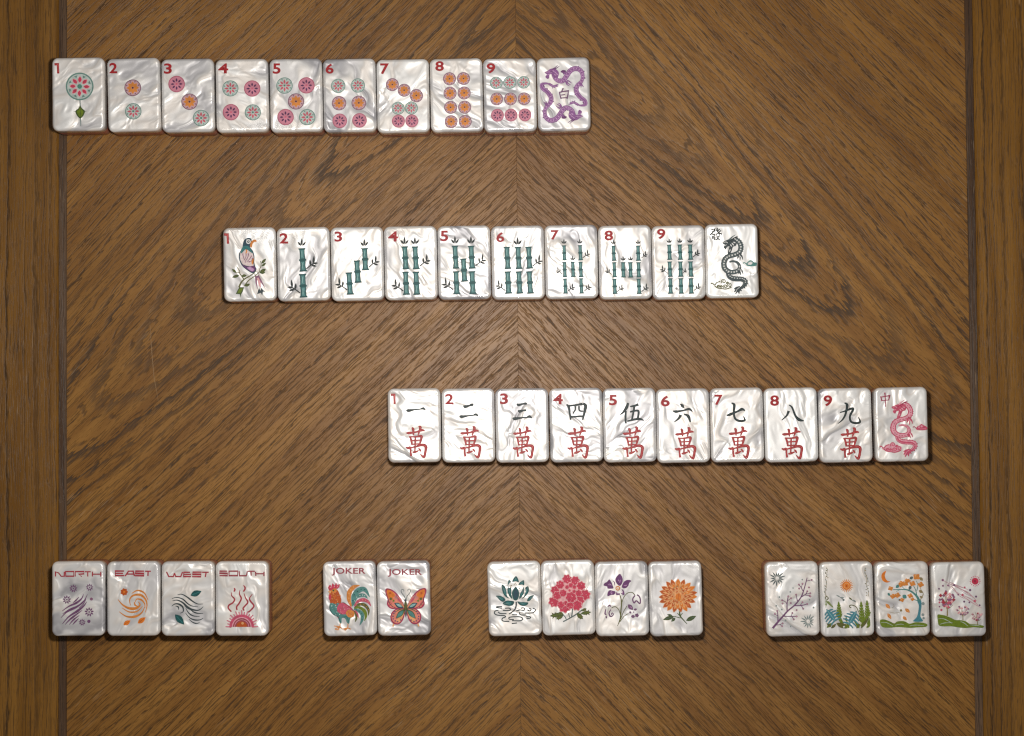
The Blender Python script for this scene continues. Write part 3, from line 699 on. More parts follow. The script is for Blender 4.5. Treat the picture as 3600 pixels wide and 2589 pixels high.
for n in range(1, 10):
    x, y, d = P3[n - 1]; z = woff[n - 1][0]
    t = Tile(x, y, d, 'pearl tile with a red %d and %s in black above red' % (n, words[n - 1]), G3, (0.77, 2.4, 0.45, 1) if n == 8 else None)  # the eight's pearl is coloured whiter, imitating blown-out lamp sheen
    t.num(z, str(n), *nb[n - 1])
    a = t.art('painted_character', z)
    for p, w in chars[n][1]: a.line(p, [v * 1.28 for v in w], 'black', smooth=len(p) > 3 or n in (6, 8, 5))
    for p, w in chars[n][1]: a.line([(q[0], q[1]) for q in p], [v * .25 for v in w], 'blackl', smooth=len(p) > 3 or n in (6, 8, 5))
    a = t.art('painted_character', z, (lambda dx, dy: (lambda x, y: (x + dx, y + dy)))(woff[n - 1][1], woff[n - 1][2]))
    for p, w in wan: a.line(p, [v * 1.4 for v in w], 'red')
    for p, w in wan: a.line(p, [v * .2 for v in w], 'redl')
x, y, d = P3[9]
t = Tile(x, y, d, 'pearl tile with a crimson dragon between two clouds', G3, (0.23, 1.1, 0.6, 1))
mx = lambda x, y: (440 + (x - 520) * 1.02, 352 + (y - 300) * 0.955)
dragon(t, 'M', mx, 'rose', 'rosed', 'rosel', 'rosel')
a = t.art('painted_character', 'M')
for p, w in (([(238, 285), (255, 350), (262, 372)], 20), ([(240, 300), (320, 285), (405, 270), (385, 360)], [16, 16, 26, 18]), ([(262, 362), (385, 352)], 14), ([(315, 215), (322, 300), (328, 478)], [26, 18, 14])): a.line(p, w, 'rosed', smooth=False if len(p) > 3 else True)
cloud_curls(t, 'M', lambda x, y: (220 + (x - 305) * 1.02, 1122 + (y - 1105)), 'rose', 'rosel')
a = t.art('painted_cloud', 'M'); a.line([(832, 858), (860, 845), (890, 872), (915, 900)], 14, 'rosed')
a.poly([(890, 880), (920, 840), (960, 820), (990, 795), (1030, 815), (1090, 850), (1095, 895), (1020, 912), (920, 908)], 'rose'); a.disc(945, 855, 15, 'rosel', 10); a.disc(995, 838, 20, 'rosel', 12); a.line([(920, 890), (1000, 888), (1070, 880)], 6, 'rosel')
# ------------------------------------------------------------------ bottom row
def word(t, z, strokes, w, col):
    for nm in strokes:
        a = t.art('letter', z)
        for p in nm: a.line(p, w * 1.25, col, smooth=False)
rnd = random.Random(11)
G4 = 'wind tiles at the left of the bottom row'
YB4 = 2105.5
t = Tile(274.5, YB4, .5, 'pearl tile reading NORTH over purple wind strokes and small flowers', G4)
word(t, 'N', [[[(180, 446), (180, 362), (236, 382), (282, 442), (338, 442), (338, 360)]], [[(358, 357), (508, 357), (508, 440), (366, 440), (358, 350)]],
              [[(534, 446), (534, 358), (690, 358), (690, 398), (590, 406), (652, 446)]], [[(704, 360), (812, 360)], [(758, 360), (758, 446)]], [[(842, 357), (842, 446)], [(842, 404), (992, 404)], [(992, 360), (992, 448)]]], 17, 'wind')
for x, y, r in ((500, 660, 74), (792, 640, 69), (385, 860, 80), (785, 1080, 87), (660, 1265, 64)):
    a = t.art('painted_flower', 'N'); a.disc(x, y, r * .19, 'plum', 8)
    for k in range(9):
        g = math.radians(40 * k - 90); a.leaf(x + r * .3 * math.cos(g), y + r * .3 * math.sin(g), x + r * math.cos(g), y + r * math.sin(g), r * .34, 'plum')
for x, y, r, c in ((825, 848, 27, 'mauve'), (780, 1248, 30, 'plum')): t.art('painted_dot', 'N').disc(x, y, r, c, 14)
a = t.art('painted_wind', 'N')
for p, w in (([(300, 1065), (420, 980), (560, 915), (650, 840), (685, 760)], 30), ([(280, 1185), (380, 1085), (540, 1000), (680, 900), (755, 765)], 28), ([(305, 1295), (420, 1165), (580, 1060), (690, 970), (742, 895)], 34),
             ([(355, 1305), (440, 1215), (550, 1130), (660, 1050)], 28), ([(430, 1305), (510, 1215), (610, 1140)], 22), ([(490, 1308), (540, 1250), (600, 1195)], 20), ([(495, 915), (550, 870), (605, 810)], 20), ([(310, 1115), (430, 1035), (590, 965), (700, 865)], 18), ([(600, 1010), (680, 940), (730, 850)], 14)):
    a.line(p, [7, w * 1.35, 7], 'plum')
t = Tile(468.7, YB4, .5, 'pearl tile reading EAST over an orange swirl with leaves', G4)
word(t, 'N', [[[(1408, 348), (1252, 348), (1252, 430), (1412, 430)], [(1252, 389), (1392, 389)]], [[(1428, 438), (1490, 350), (1572, 350), (1594, 438)], [(1460, 402), (1582, 402)]],
              [[(1768, 350), (1615, 350), (1608, 390), (1765, 392), (1765, 431), (1600, 431)]], [[(1784, 352), (1888, 352)], [(1840, 352), (1836, 436)]]], 20, 'wind')
a = t.art('painted_flower', 'N'); a.disc(1410, 722, 62, 'orgd', 28, None, 7, .13); a.disc(1410, 722, 18, 'org', 8)
a = t.art('painted_swirl', 'N')
for p, w in (([(1300, 855), (1380, 950), (1500, 1015), (1620, 1015), (1695, 955), (1660, 895)], 42), ([(1525, 965), (1510, 860), (1575, 785), (1700, 775), (1790, 850), (1820, 960), (1790, 1090)], 34), ([(1545, 750), (1650, 695), (1770, 740), (1840, 870)], 26),
             ([(1605, 910), (1640, 850), (1720, 865), (1775, 930), (1785, 1010)], 26), ([(1320, 1075), (1450, 1160), (1600, 1165), (1720, 1100), (1780, 990)], 34), ([(1370, 1005), (1500, 1080), (1640, 1070), (1740, 980)], 24), ([(1590, 900), (1610, 960), (1670, 985)], 26)):
    a.line(p, [9, w * 1.3, 9], 'orange')
for x0, y0, x1, y1, w in ((1398, 1315, 1525, 1232, 82), (1655, 1285, 1795, 1175, 90)): t.art('painted_leaf', 'N').leaf(x0, y0, x1, y1, w, 'org', 'orgd')
t = Tile(660.5, YB4, .4, 'pearl tile reading WEST over grey green wind strokes and two leaves', G4)
word(t, 'O', [[[(180, 360), (222, 447), (302, 447), (326, 385)], [(326, 385), (346, 447), (436, 447), (470, 362)]], [[(604, 370), (492, 370), (486, 447), (622, 447)], [(490, 408), (620, 408)]],
              [[(812, 368), (652, 368), (645, 407), (802, 407), (797, 449), (638, 449)]], [[(818, 370), (938, 370)], [(892, 370), (876, 455)]]], 19, 'wind')
a = t.art('painted_wind', 'O')
for p, w in (([(378, 772), (460, 765), (560, 820), (650, 890), (740, 937), (835, 937)], 20), ([(278, 842), (360, 820), (470, 850), (560, 930), (640, 975), (745, 988)], 18), ([(288, 882), (380, 870), (480, 920), (560, 1000), (650, 1040), (760, 1048), (842, 985)], 30),
             ([(555, 985), (650, 1070), (740, 1105), (840, 1107)], 18), ([(275, 978), (330, 938), (400, 940), (470, 990), (482, 1070), (425, 1105)], 24), ([(340, 975), (390, 990), (402, 1045)], 18), ([(525, 1010), (580, 1100), (660, 1150), (775, 1162)], 18),
             ([(522, 1098), (590, 1180), (680, 1222), (780, 1222), (842, 1188)], 18), ([(582, 1208), (650, 1265), (720, 1287), (775, 1270)], 16)): a.line(p, [8, w * 1.45, 8], 'drk')
for q in ((612, 785, 810, 708, 110), (335, 1125, 500, 1308, 118)): t.art('painted_leaf', 'O').leaf(*q, 'tealdk', 'tealm')
t = Tile(850.5, YB4, .4, 'pearl tile reading SOUTH over a red half sun with rising flames', G4, (0.12, 1.0, 0.5, 1))
word(t, 'O', [[[(1272, 350), (1136, 350), (1130, 388), (1276, 390), (1276, 430), (1130, 430)]], [[(1302, 350), (1456, 350), (1456, 430), (1302, 430), (1302, 342)]], [[(1482, 350), (1490, 432), (1612, 432), (1632, 352)]],
              [[(1636, 352), (1764, 352)], [(1696, 352), (1696, 432)]], [[(1776, 358), (1782, 437)], [(1780, 396), (1926, 396)], [(1928, 360), (1926, 440)]]], 19, 'jok')
a = t.art('painted_sun', 'O')
def halfdisc(a, r, c, y=1348): a.add([(1530 + r * math.cos(math.pi * i / 18), y - r * math.sin(math.pi * i / 18)) for i in range(19)], [list(range(19))], c)
for k in range(17):
    g = math.pi * k / 16; c, s_ = math.cos(g), math.sin(g); r1 = 290 if k % 2 == 0 else 262
    a.line([(1530 + 185 * c, 1345 - 185 * s_), (1530 + r1 * c, 1345 - r1 * 1.03 * s_)], [34, 15], 'rose'); a.line([(1530 + 200 * c, 1345 - 200 * s_), (1530 + (r1 - 15) * c, 1345 - (r1 - 15) * s_)], [10, 6], 'rosel')
halfdisc(a, 222, 'rose'); halfdisc(a, 176, 'rosel'); halfdisc(a, 158, 'jok'); halfdisc(a, 132, 'rosel'); halfdisc(a, 124, 'jok'); halfdisc(a, 98, 'orgd'); a.disc(1545, 1283, 24, 'orgl', 12)
for p in ([(1345, 730), (1350, 790), (1402, 850), (1370, 915), (1300, 960), (1292, 1015), (1345, 1075)], [(1500, 685), (1490, 760), (1522, 840), (1480, 930), (1440, 985), (1445, 1045)], [(1570, 745), (1600, 830), (1640, 905), (1590, 970), (1555, 1015), (1572, 1055)],
          [(1722, 758), (1670, 835), (1690, 890), (1748, 970), (1700, 1040), (1648, 1085)], [(1392, 650), (1408, 680), (1390, 715)], [(1562, 600), (1592, 655), (1560, 715)]): t.art('painted_flame', 'O').line(p, [10, 28, 28, 26], 'wind')

# ---- jokers
G5 = 'joker tiles in the bottom row'
t = Tile(1229.5, YB4, 1.4, 'pearl tile reading JOKER above a colourful rooster', G5)
t.art('lettering', 'Q').text('JOKER', 285, 290, 895, 430, 'jok', 0.022)
a = t.art('painted_rooster', 'Q')
def feather(x, w, col, p, spots=None):
    f = x.sub('tail_feather'); f.line(p, [w * .25, w * .8, w, w * .8, 6], col)
    if spots:
        c = catmull(p, False, 5)
        for k in range(3, len(c) - 4, 3): f.disc(c[k][0], c[k][1], w * .13, spots, 6)
feather(a, 88, 'orange', [(640, 985), (595, 860), (605, 730), (680, 635), (790, 602)], 'orgl')
feather(a, 100, 'seaw', [(660, 980), (680, 800), (770, 695), (880, 680), (968, 815)], 'tealdk')
feather(a, 66, 'seaw', [(680, 960), (720, 830), (810, 780), (880, 790), (930, 840)], 'white')
feather(a, 66, 'rose', [(690, 980), (760, 890), (860, 865), (940, 900), (992, 980)], 'orgl')
feather(a, 60, 'olive', [(690, 1010), (780, 945), (880, 960), (945, 1040), (945, 1145)], 'org')
feather(a, 62, 'green', [(690, 1020), (780, 1000), (870, 1060), (900, 1150), (870, 1245)], None)
feather(a, 70, 'seaw', [(680, 1030), (770, 1060), (830, 1120), (832, 1220), (788, 1320)], 'tealdk')
feather(a, 44, 'olive', [(680, 1050), (720, 1120), (730, 1190), (705, 1262)], None)
feather(a, 30, 'rose', [(700, 1050), (740, 1100), (770, 1190)], None)
for p in ([(440, 1265), (436, 1345), (340, 1385)], [(436, 1345), (330, 1330)], [(436, 1345), (400, 1400), (350, 1395)], [(436, 1350), (470, 1375)], [(580, 1285), (576, 1368), (470, 1385)], [(576, 1368), (520, 1415)], [(576, 1368), (635, 1388)], [(576, 1368), (500, 1400)]):
    a.line(p, [14, 20, 12], 'orange', smooth=False)
a.poly([(262, 925), (350, 930), (430, 920), (500, 905), (570, 950), (650, 1010), (690, 1080), (660, 1165), (620, 1200), (600, 1290), (560, 1268), (525, 1195), (470, 1190), (462, 1275), (432, 1275), (392, 1175), (310, 1125), (255, 1045), (245, 980)], 'seaw')
a.line([(252, 960), (260, 1050), (320, 1125), (400, 1165), (445, 1260)], 14, 'tealdk')
for k in range(26):
    x, y = rnd.uniform(275, 420), rnd.uniform(950, 1150)
    if x - 275 > (y - 1000) * .6: a.leaf(x, y, x + 20, y + 14, 11, rnd.choice(('teall', 'tealdk', 'white')))
a.line([(480, 1180), (560, 1170), (590, 1270)], 8, 'tealdk')
w = a.sub('wing'); w.poly([(400, 965), (430, 925), (490, 912), (560, 945), (650, 1010), (620, 1090), (540, 1120), (470, 1120), (400, 1080), (382, 1020)], 'rose')
for k in range(26): x, y = rnd.gauss(490, 50), rnd.gauss(1020, 42); w.leaf(x, y, x + rnd.uniform(-22, 22), y + rnd.uniform(8, 24), 12, rnd.choice(('crimson', 'rosel', 'dred', 'pinkl')))
w.line([(500, 915), (600, 985), (690, 1070)], 12, 'wind')
fl = a.sub('flank'); fl.poly([(540, 1105), (570, 1050), (620, 1040), (690, 1080), (690, 1150), (640, 1180), (580, 1165)], 'orange')
for k in range(14): x, y = rnd.gauss(620, 35), rnd.gauss(1110, 28); fl.leaf(x, y, x + rnd.uniform(-20, 20), y + 16, 12, rnd.choice(('org', 'orgl', 'rose', 'orgd')))
n = a.sub('neck'); n.poly([(250, 700), (290, 665), (360, 665), (405, 705), (435, 780), (462, 865), (440, 930), (400, 915), (350, 935), (300, 915), (262, 918), (250, 840), (245, 790)], 'orgd')
for k in range(34): x, y = rnd.gauss(345, 45), rnd.gauss(800, 65); n.leaf(x, y, x + rnd.uniform(-14, 14), y + rnd.uniform(18, 34), 15, rnd.choice(('org', 'orgl', 'orange', 'orgd', 'wind')))
h = a.sub('head'); h.disc(330, 690, 52, 'orange', 18); h.disc(318, 696, 17, 'greend', 10); h.disc(318, 696, 6, 'drk', 6); h.poly([(222, 715), (250, 695), (278, 705), (262, 742), (240, 728)], 'orgl')
q = a.sub('comb'); q.poly([(222, 640), (245, 600), (262, 590), (285, 620), (300, 562), (330, 590), (345, 600), (368, 550), (385, 600), (432, 578), (425, 630), (395, 662), (330, 655), (285, 690), (240, 690)], 'crimson', False)
q.leaf(250, 650, 300, 620, 14, 'pinkl'); q.leaf(330, 640, 345, 600, 14, 'pinkl'); q.leaf(380, 640, 410, 600, 12, 'pinkl')
q = a.sub('wattle'); q.poly([(245, 770), (280, 780), (275, 850), (250, 865), (232, 820)], 'crimson')

t = Tile(1419.5, YB4 - 1.0, 1.3, 'pearl tile reading JOKER above an orange and red butterfly', G5)
t.art('lettering', 'Q').text('JOKER', 1290, 310, 1905, 450, 'jok', 0.022)
a = t.art('painted_butterfly', 'Q')
for sg in (-1, 1):
    X = lambda x: x if sg < 0 else 3230 - x
    P = lambda pts: [(X(x), y - (0 if sg < 0 else 6)) for x, y in pts]
    a.line(P([(1400, 1285), (1395, 1315), (1380, 1345)]), [40, 26, 30], 'orgl')
    l = a.sub('lower_wing'); l.poly(P([(1600, 1030), (1540, 1015), (1440, 1025), (1370, 1080), (1338, 1150), (1350, 1240), (1400, 1295), (1480, 1305), (1550, 1250), (1590, 1150)]), 'rosed')
    l.poly(P([(1585, 1050), (1520, 1035), (1440, 1045), (1385, 1100), (1360, 1160), (1375, 1235), (1420, 1275), (1480, 1280), (1535, 1230), (1572, 1140)]), 'salmon')
    l.poly(P([(1590, 1060), (1500, 1180), (1440, 1230), (1500, 1265), (1550, 1190)]), 'orgl')
    for x, y in ((1400, 1110), (1385, 1160), (1390, 1205), (1425, 1240), (1470, 1255), (1520, 1225), (1420, 1075)): l.disc(X(x), y, 15, 'plum', 8)
    l.leaf(X(1590), 1035, X(1435), 1200, 92, 'greend'); l.leaf(X(1572), 1055, X(1448), 1190, 66, 'seaw'); l.line(P([(1590, 1025), (1500, 1040), (1420, 1090)]), [8, 18, 6], 'olive')
    u = a.sub('upper_wing'); u.poly(P([(1592, 1015), (1568, 920), (1490, 790), (1400, 700), (1320, 662), (1262, 660), (1245, 710), (1262, 780), (1285, 860), (1275, 940), (1310, 1000), (1380, 1030), (1500, 1020)]), 'rosed')
    u.poly(P([(1575, 985), (1545, 915), (1475, 810), (1395, 725), (1320, 688), (1280, 690), (1272, 740), (1300, 820), (1312, 890), (1300, 935), (1335, 990), (1400, 1010), (1500, 1005)]), 'salmon')
    u.poly(P([(1275, 690), (1330, 690), (1400, 740), (1420, 790), (1380, 830), (1400, 870), (1330, 850), (1290, 800)]), 'org')
    u.disc(X(1335), 742, 22, 'orgd', 10); u.disc(X(1345), 845, 26, 'olive', 12, None, 5, .2); u.disc(X(1395), 880, 20, 'green', 10, None, 5, .2)
    u.leaf(X(1560), 930, X(1430), 760, 60, 'rose'); u.ring(X(1450), 815, 22, 8, 'greyl', 12)
    u.leaf(X(1572), 1005, X(1405), 920, 92, 'navy'); u.leaf(X(1550), 990, X(1430), 930, 44, 'teall')
    for x, y in ((1320, 960), (1350, 935), (1370, 985), (1330, 905), (1420, 1000)): u.disc(X(x), y, 13, 'crimson', 8)
    u.line(P([(1290, 830), (1330, 940), (1420, 1010)]), [6, 12, 6], 'drk')
    for pp in ([(1590, 1010), (1510, 930), (1440, 890)], [(1585, 1000), (1530, 880), (1460, 790)]): u.line(P(pp), [7, 8, 3], 'orgl')
    a.sub('antenna').line(P([(1607, 860), (1590, 800), (1545, 745), (1532, 700), (1550, 675), (1580, 688), (1572, 712)]), [12, 10, 9], 'grey')
b = a.sub('body'); b.leaf(1610, 850, 1618, 1195, 62, 'greend'); b.leaf(1611, 900, 1616, 1060, 40, 'olive'); b.disc(1608, 875, 24, 'drk', 12); b.line([(1614, 1050), (1618, 1180)], [20, 8], 'plum')

# ---- flower tiles
G6 = 'flower tiles in the bottom row'
t = Tile(1809, YB4, 1.4, 'pearl tile with a dark teal lotus above rippling water', G6)
a = t.art('painted_water', 'R')
for p in ([(332, 985), (255, 985), (232, 1000), (330, 1015)], [(345, 1052), (455, 1055), (485, 1035), (455, 1012), (385, 1015)], [(268, 1050), (212, 1062), (195, 1105), (250, 1138), (365, 1145), (395, 1168), (345, 1190), (330, 1225), (370, 1248), (462, 1250)],
          [(262, 1078), (300, 1108), (412, 1112)], [(585, 1062), (650, 1047), (718, 1052), (742, 1022), (700, 1006), (668, 1018)], [(650, 1085), (645, 1118), (680, 1136), (755, 1135)], [(880, 1012), (932, 1042), (900, 1088), (830, 1100), (740, 1100)],
          [(780, 1042), (830, 1062), (852, 1030), (815, 1018)], [(545, 1215), (465, 1210), (462, 1178), (560, 1166), (660, 1170), (702, 1202), (670, 1235), (590, 1240), (510, 1237)], [(760, 1168), (830, 1165), (842, 1188), (768, 1202)], [(505, 1288), (600, 1278)], [(510, 1130), (605, 1130)]):
    a.line(p, 20, 'drk')
a.line([(585, 895), (582, 980), (545, 1055), (455, 1118)], [28, 26, 20], 'drk')
a = t.art('painted_lotus', 'R')
pet = [('P', [(580, 438), (615, 480), (632, 548), (580, 532), (515, 542), (535, 485)]), ('P', [(450, 505), (492, 540), (462, 565), (430, 612)]), ('P', [(722, 512), (728, 602), (690, 590), (628, 598), (640, 560), (672, 535)]),
       ('P', [(322, 585), (380, 620), (405, 700), (420, 790), (468, 838), (400, 815), (352, 750), (330, 670)]), ('P', [(440, 612), (455, 650), (495, 640), (495, 740), (515, 840), (475, 815), (440, 750), (428, 680)]),
       ('P', [(722, 632), (722, 740), (690, 800), (640, 848), (650, 770), (690, 690)]), ('P', [(800, 620), (812, 700), (770, 780), (690, 848), (730, 780), (760, 700), (745, 650)]),
       ('P', [(222, 790), (300, 792), (360, 820), (392, 862), (350, 900), (290, 870), (255, 830)]), ('P', [(342, 930), (390, 885), (450, 875), (548, 892), (530, 950), (480, 972), (400, 962)]),
       ('P', [(602, 893), (680, 900), (740, 905), (802, 912), (780, 955), (720, 975), (650, 955)]), ('P', [(905, 780), (860, 845), (825, 880), (782, 888), (790, 840), (830, 800)])]
for _, p in pet:
    s_ = a.sub('petal'); s_.poly(p, 'tealdk')
    cx, cy = sum(q[0] for q in p) / len(p), sum(q[1] for q in p) / len(p)
    s_.poly([(cx + (x - cx) * .5, cy + (y - cy) * .55) for x, y in p], 'tealm'); s_.line([p[0], (cx, cy)], [3, 7], 'greyl')
s_ = a.sub('petal'); s_.poly([(575, 628), (628, 700), (637, 780), (615, 850), (575, 876), (532, 850), (508, 780), (520, 700)], 'tealdk'); s_.poly([(575, 670), (610, 720), (612, 790), (575, 850), (540, 790), (545, 720)], 'navy')
a.line([(492, 600), (480, 640), (520, 650)], 8, 'tan'); a.line([(545, 600), (570, 570), (592, 600)], 8, 'tan'); a.disc(640, 655, 12, 'tan', 8); a.disc(497, 608, 12, 'tan', 8)

t = Tile(1998, YB4 - 3, 1.5, 'pearl tile with a crimson peony in full bloom and green leaves', G6)
a = t.art('painted_stem', 'R')
for p, w in (([(1592, 990), (1590, 1080), (1578, 1165)], 22), ([(1770, 1040), (1650, 1130), (1510, 1212), (1425, 1255)], 22), ([(1482, 1212), (1445, 1150), (1355, 1110)], 16), ([(1545, 1180), (1520, 1100)], 14)): a.line(p, w, 'grey')
for q in ((1410, 1120, 1182, 1155, 80), (1430, 1140, 1298, 1212, 66), (1440, 1130, 1340, 1085, 40), (1672, 1105, 1782, 1208, 84), (1740, 1110, 1932, 1082, 70), (1752, 1060, 1850, 1020, 44)):
    l = a.sub('leaf'); l.leaf(*q, 'greend', 'green'); x0, y0, x1, y1, w = q
    for k in (.35, .6): cx, cy = x0 + (x1 - x0) * k, y0 + (y1 - y0) * k; l.leaf(cx, cy, cx + (x1 - x0) * .22 - (y1 - y0) * .25, cy + (y1 - y0) * .22 + (x1 - x0) * .25, 24, 'olive'); l.leaf(cx, cy, cx + (x1 - x0) * .22 + (y1 - y0) * .25, cy + (y1 - y0) * .22 - (x1 - x0) * .25, 24, 'olive')
a = t.art('painted_peony', 'R')
a.poly([(1500, 450), (1640, 480), (1760, 600), (1850, 720), (1870, 810), (1790, 880), (1760, 990), (1660, 1010), (1450, 1040), (1330, 960), (1220, 900), (1250, 700), (1340, 560)], 'pinkl')
for x, y, r in ((1495, 492, 76), (1642, 520, 74), (1745, 612, 74), (1818, 775, 86), (1712, 880, 84), (1672, 962, 84), (1450, 985, 100), (1552, 960, 60), (1262, 895, 88), (1285, 690, 74), (1372, 592, 70), (1320, 785, 70), (1385, 950, 60),
                (1568, 815, 92), (1425, 740, 62), (1705, 745, 58), (1562, 600, 40), (1495, 632, 34), (1625, 632, 34), (1620, 710, 30), (1540, 690, 20), (1575, 735, 16)):
    s_ = a.sub('petal'); n = int(14 + r / 4); ph = rnd.uniform(0, 6)
    s_.disc(x, y, r * 1.12, 'pinkl', 30, None, 7, .13, ph); s_.disc(x, y, r * .98, 'crimson', 30, None, 7, .13, ph)
    for k in range(int(r / 9)):
        g = rnd.uniform(0, 6.28); q = rnd.uniform(.1, .62) * r; s_.leaf(x + q * math.cos(g), y + q * math.sin(g), x + (q + r * .3) * math.cos(g), y + (q + r * .3) * math.sin(g), r * .15, rnd.choice(('pinkl', 'pink', 'dred', 'pink')))

t = Tile(2186.5, YB4 + .5, 1.4, 'pearl tile with a purple orchid and drooping buds on thin stems', G6)
a = t.art('painted_stem', 'S')
for p, w in (([(508, 780), (535, 900), (525, 1050), (512, 1200), (462, 1335)], [16, 22, 22, 24, 8]), ([(540, 920), (575, 820), (640, 745), (720, 730), (772, 775)], [12, 14, 14, 18]), ([(515, 1140), (485, 1040), (420, 985), (358, 1008)], 13), ([(520, 1210), (570, 1080), (632, 975)], 12), ([(505, 1260), (580, 1160), (660, 1108)], 13)): a.line(p, w, 'olive')
a = t.art('painted_orchid', 'S')
for p in ([(502, 398), (545, 450), (558, 510), (545, 570), (505, 615), (455, 580), (425, 520), (438, 460)], [(213, 605), (235, 560), (270, 545), (315, 498), (350, 540), (375, 600), (390, 655), (340, 665), (285, 660), (275, 625)], [(540, 620), (575, 545), (640, 505), (712, 522), (675, 560), (655, 615), (610, 655), (555, 650)],
          [(285, 798), (288, 730), (325, 690), (375, 700), (425, 715), (405, 770), (350, 775)], [(435, 770), (432, 725), (465, 745), (500, 745), (505, 772), (470, 778)], [(535, 672), (575, 700), (588, 775), (545, 765), (515, 735), (560, 740)]):
    s_ = a.sub('petal'); s_.poly(p, 'purpled'); cx, cy = sum(q[0] for q in p) / len(p), sum(q[1] for q in p) / len(p)
    for k in range(4): g = rnd.uniform(0, 6.28); s_.leaf(cx + 20 * math.cos(g), cy + 22 * math.sin(g), cx * .75 + 470 * .25 + 18 * math.cos(g), cy * .75 + 650 * .25 + 18 * math.sin(g), 10, 'purplel')
a.line([(385, 520), (410, 560), (412, 605)], [10, 18, 8], 'purpled')
s_ = a.sub('flower_centre'); s_.ring(468, 655, 34, 18, 'orange', 14); s_.disc(468, 655, 12, 'orgl', 8)
b = t.art('painted_bud', 'S'); b.line([(778, 782), (735, 850), (760, 918), (800, 880), (862, 930), (872, 860), (850, 800), (810, 772)], 24, 'plum')
b = t.art('painted_bud', 'S')
for p in ([(252, 1030), (240, 1110), (262, 1130)], [(345, 1035), (312, 1095), (330, 1155), (372, 1150), (398, 1105)], [(258, 1150), (270, 1195)], [(285, 985), (320, 962), (345, 985)], [(375, 1090), (350, 1130)]): b.line(p, [14, 28, 14], 'plum')
b = t.art('painted_flower', 'S')
b.leaf(650, 945, 742, 1045, 76, 'plum'); b.leaf(752, 1045, 815, 1025, 40, 'plum'); b.disc(692, 1088, 20, 'plum', 10); b.disc(740, 1160, 34, 'plum', 14, 26); b.disc(810, 1140, 34, 'plum', 14, None, 5, .15); b.disc(752, 1082, 12, 'plum', 8); b.leaf(690, 975, 722, 1020, 14, 'purplel')

t = Tile(2376, YB4, 1.5, 'pearl tile with an orange chrysanthemum and two green leaves', G6)
a = t.art('painted_stem', 'S')
for p, w in (([(1575, 1050), (1585, 1150), (1640, 1220), (1712, 1298)], [24, 26, 20, 10]), ([(1590, 1190), (1480, 1160)], 14), ([(1535, 1100), (1580, 1150)], 14), ([(1628, 1100), (1590, 1150)], 14)): a.line(p, w, 'greend')
for q in ((1480, 1160, 1275, 1222, 74), (1500, 1185, 1425, 1255, 56), (1450, 1150, 1350, 1125, 40), (1690, 1238, 1875, 1152, 80), (1700, 1230, 1790, 1200, 60)): a.sub('leaf').leaf(*q, 'greend', 'grey')
a = t.art('painted_chrysanthemum', 'S')
def ringp(cx, cy, rx, ry, r0, r1, n, w, ph):
    for k in range(n):
        g = 2 * math.pi * (k + ph) / n + rnd.uniform(-.04, .04); c, s_ = math.cos(g), math.sin(g); e = rnd.uniform(.94, 1.03)
        p = a.sub('petal'); p.leaf(cx + rx * r0 * c, cy + ry * r0 * s_, cx + rx * r1 * e * c, cy + ry * r1 * e * s_, w * 1.18, 'orgl'); p.leaf(cx + rx * (r0 + .03) * c, cy + ry * (r0 + .03) * s_, cx + rx * (r1 * e - .015) * c, cy + ry * (r1 * e - .015) * s_, w * .86, rnd.choice(('orgd', 'orgd', 'org')))
        p.leaf(cx + rx * (r0 + .04) * c, cy + ry * (r0 + .04) * s_, cx + rx * (r0 * .45 + r1 * .55) * c, cy + ry * (r0 * .45 + r1 * .55) * s_, w * .4, 'orgl')
a.disc(1545, 800, 250, 'orgl', 30, 215, 12, .05)
ringp(1542, 790, 360, 318, .50, 1.0, 19, 78, .3); ringp(1542, 790, 360, 318, .36, .74, 16, 62, .1); ringp(1543, 780, 360, 318, .2, .5, 13, 48, .4)
for k in range(12): g = rnd.uniform(0, 6.28); a.leaf(1543 + 60 * math.cos(g), 680 + 50 * math.sin(g), 1543 + 90 * math.cos(g), 680 + 78 * math.sin(g), 14, rnd.choice(('orgd', 'tan')))
s_ = a.sub('petal'); s_.poly([(1552, 742), (1590, 765), (1602, 820), (1585, 862), (1552, 880), (1515, 860), (1502, 815), (1515, 765)], 'org'); s_.line([(1552, 760), (1552, 860)], 8, 'orgd')
ringp(1550, 805, 360, 318, .16, .36, 5, 40, .55)

# ---- season tiles
G7 = 'season tiles at the right of the bottom row'
t = Tile(2786, YB4 + 1, 1.5, 'pearl tile with a bare purple blossom branch and two grey snowflakes', G7)
a = t.art('painted_branch', 'T')
a.line([(288, 1372), (380, 1262), (470, 1160), (560, 1060), (690, 950), (795, 815), (850, 670), (905, 465)], [42, 34, 30, 26, 24, 20, 14], 'plum')
tips = []
for p, w in (([(380, 1250), (380, 1150), (368, 1062)], 15), ([(372, 1150), (325, 1115)], 9), ([(340, 1312), (400, 1310), (465, 1285)], 11), ([(420, 1308), (455, 1335)], 8), ([(485, 1155), (620, 1162), (715, 1160)], 14), ([(630, 1160), (665, 1215)], 11), ([(615, 1160), (640, 1100)], 9), ([(545, 1060), (545, 930), (565, 800)], 16), ([(548, 950), (515, 900), (455, 870)], 11), ([(555, 880), (615, 835)], 9),
             ([(670, 968), (800, 965), (905, 938)], 15), ([(800, 965), (832, 1022)], 11), ([(780, 965), (820, 905)], 9), ([(730, 885), (705, 770)], 12), ([(795, 815), (880, 760), (905, 710)], 13), ([(850, 775), (945, 790)], 10), ([(880, 760), (960, 745)], 9), ([(825, 700), (795, 640), (755, 590)], 13), ([(800, 650), (820, 575)], 9), ([(882, 530), (985, 505)], 9)):
    a.line(p, [w * 1.4, w * .9], 'plum'); tips.append(p[-1])
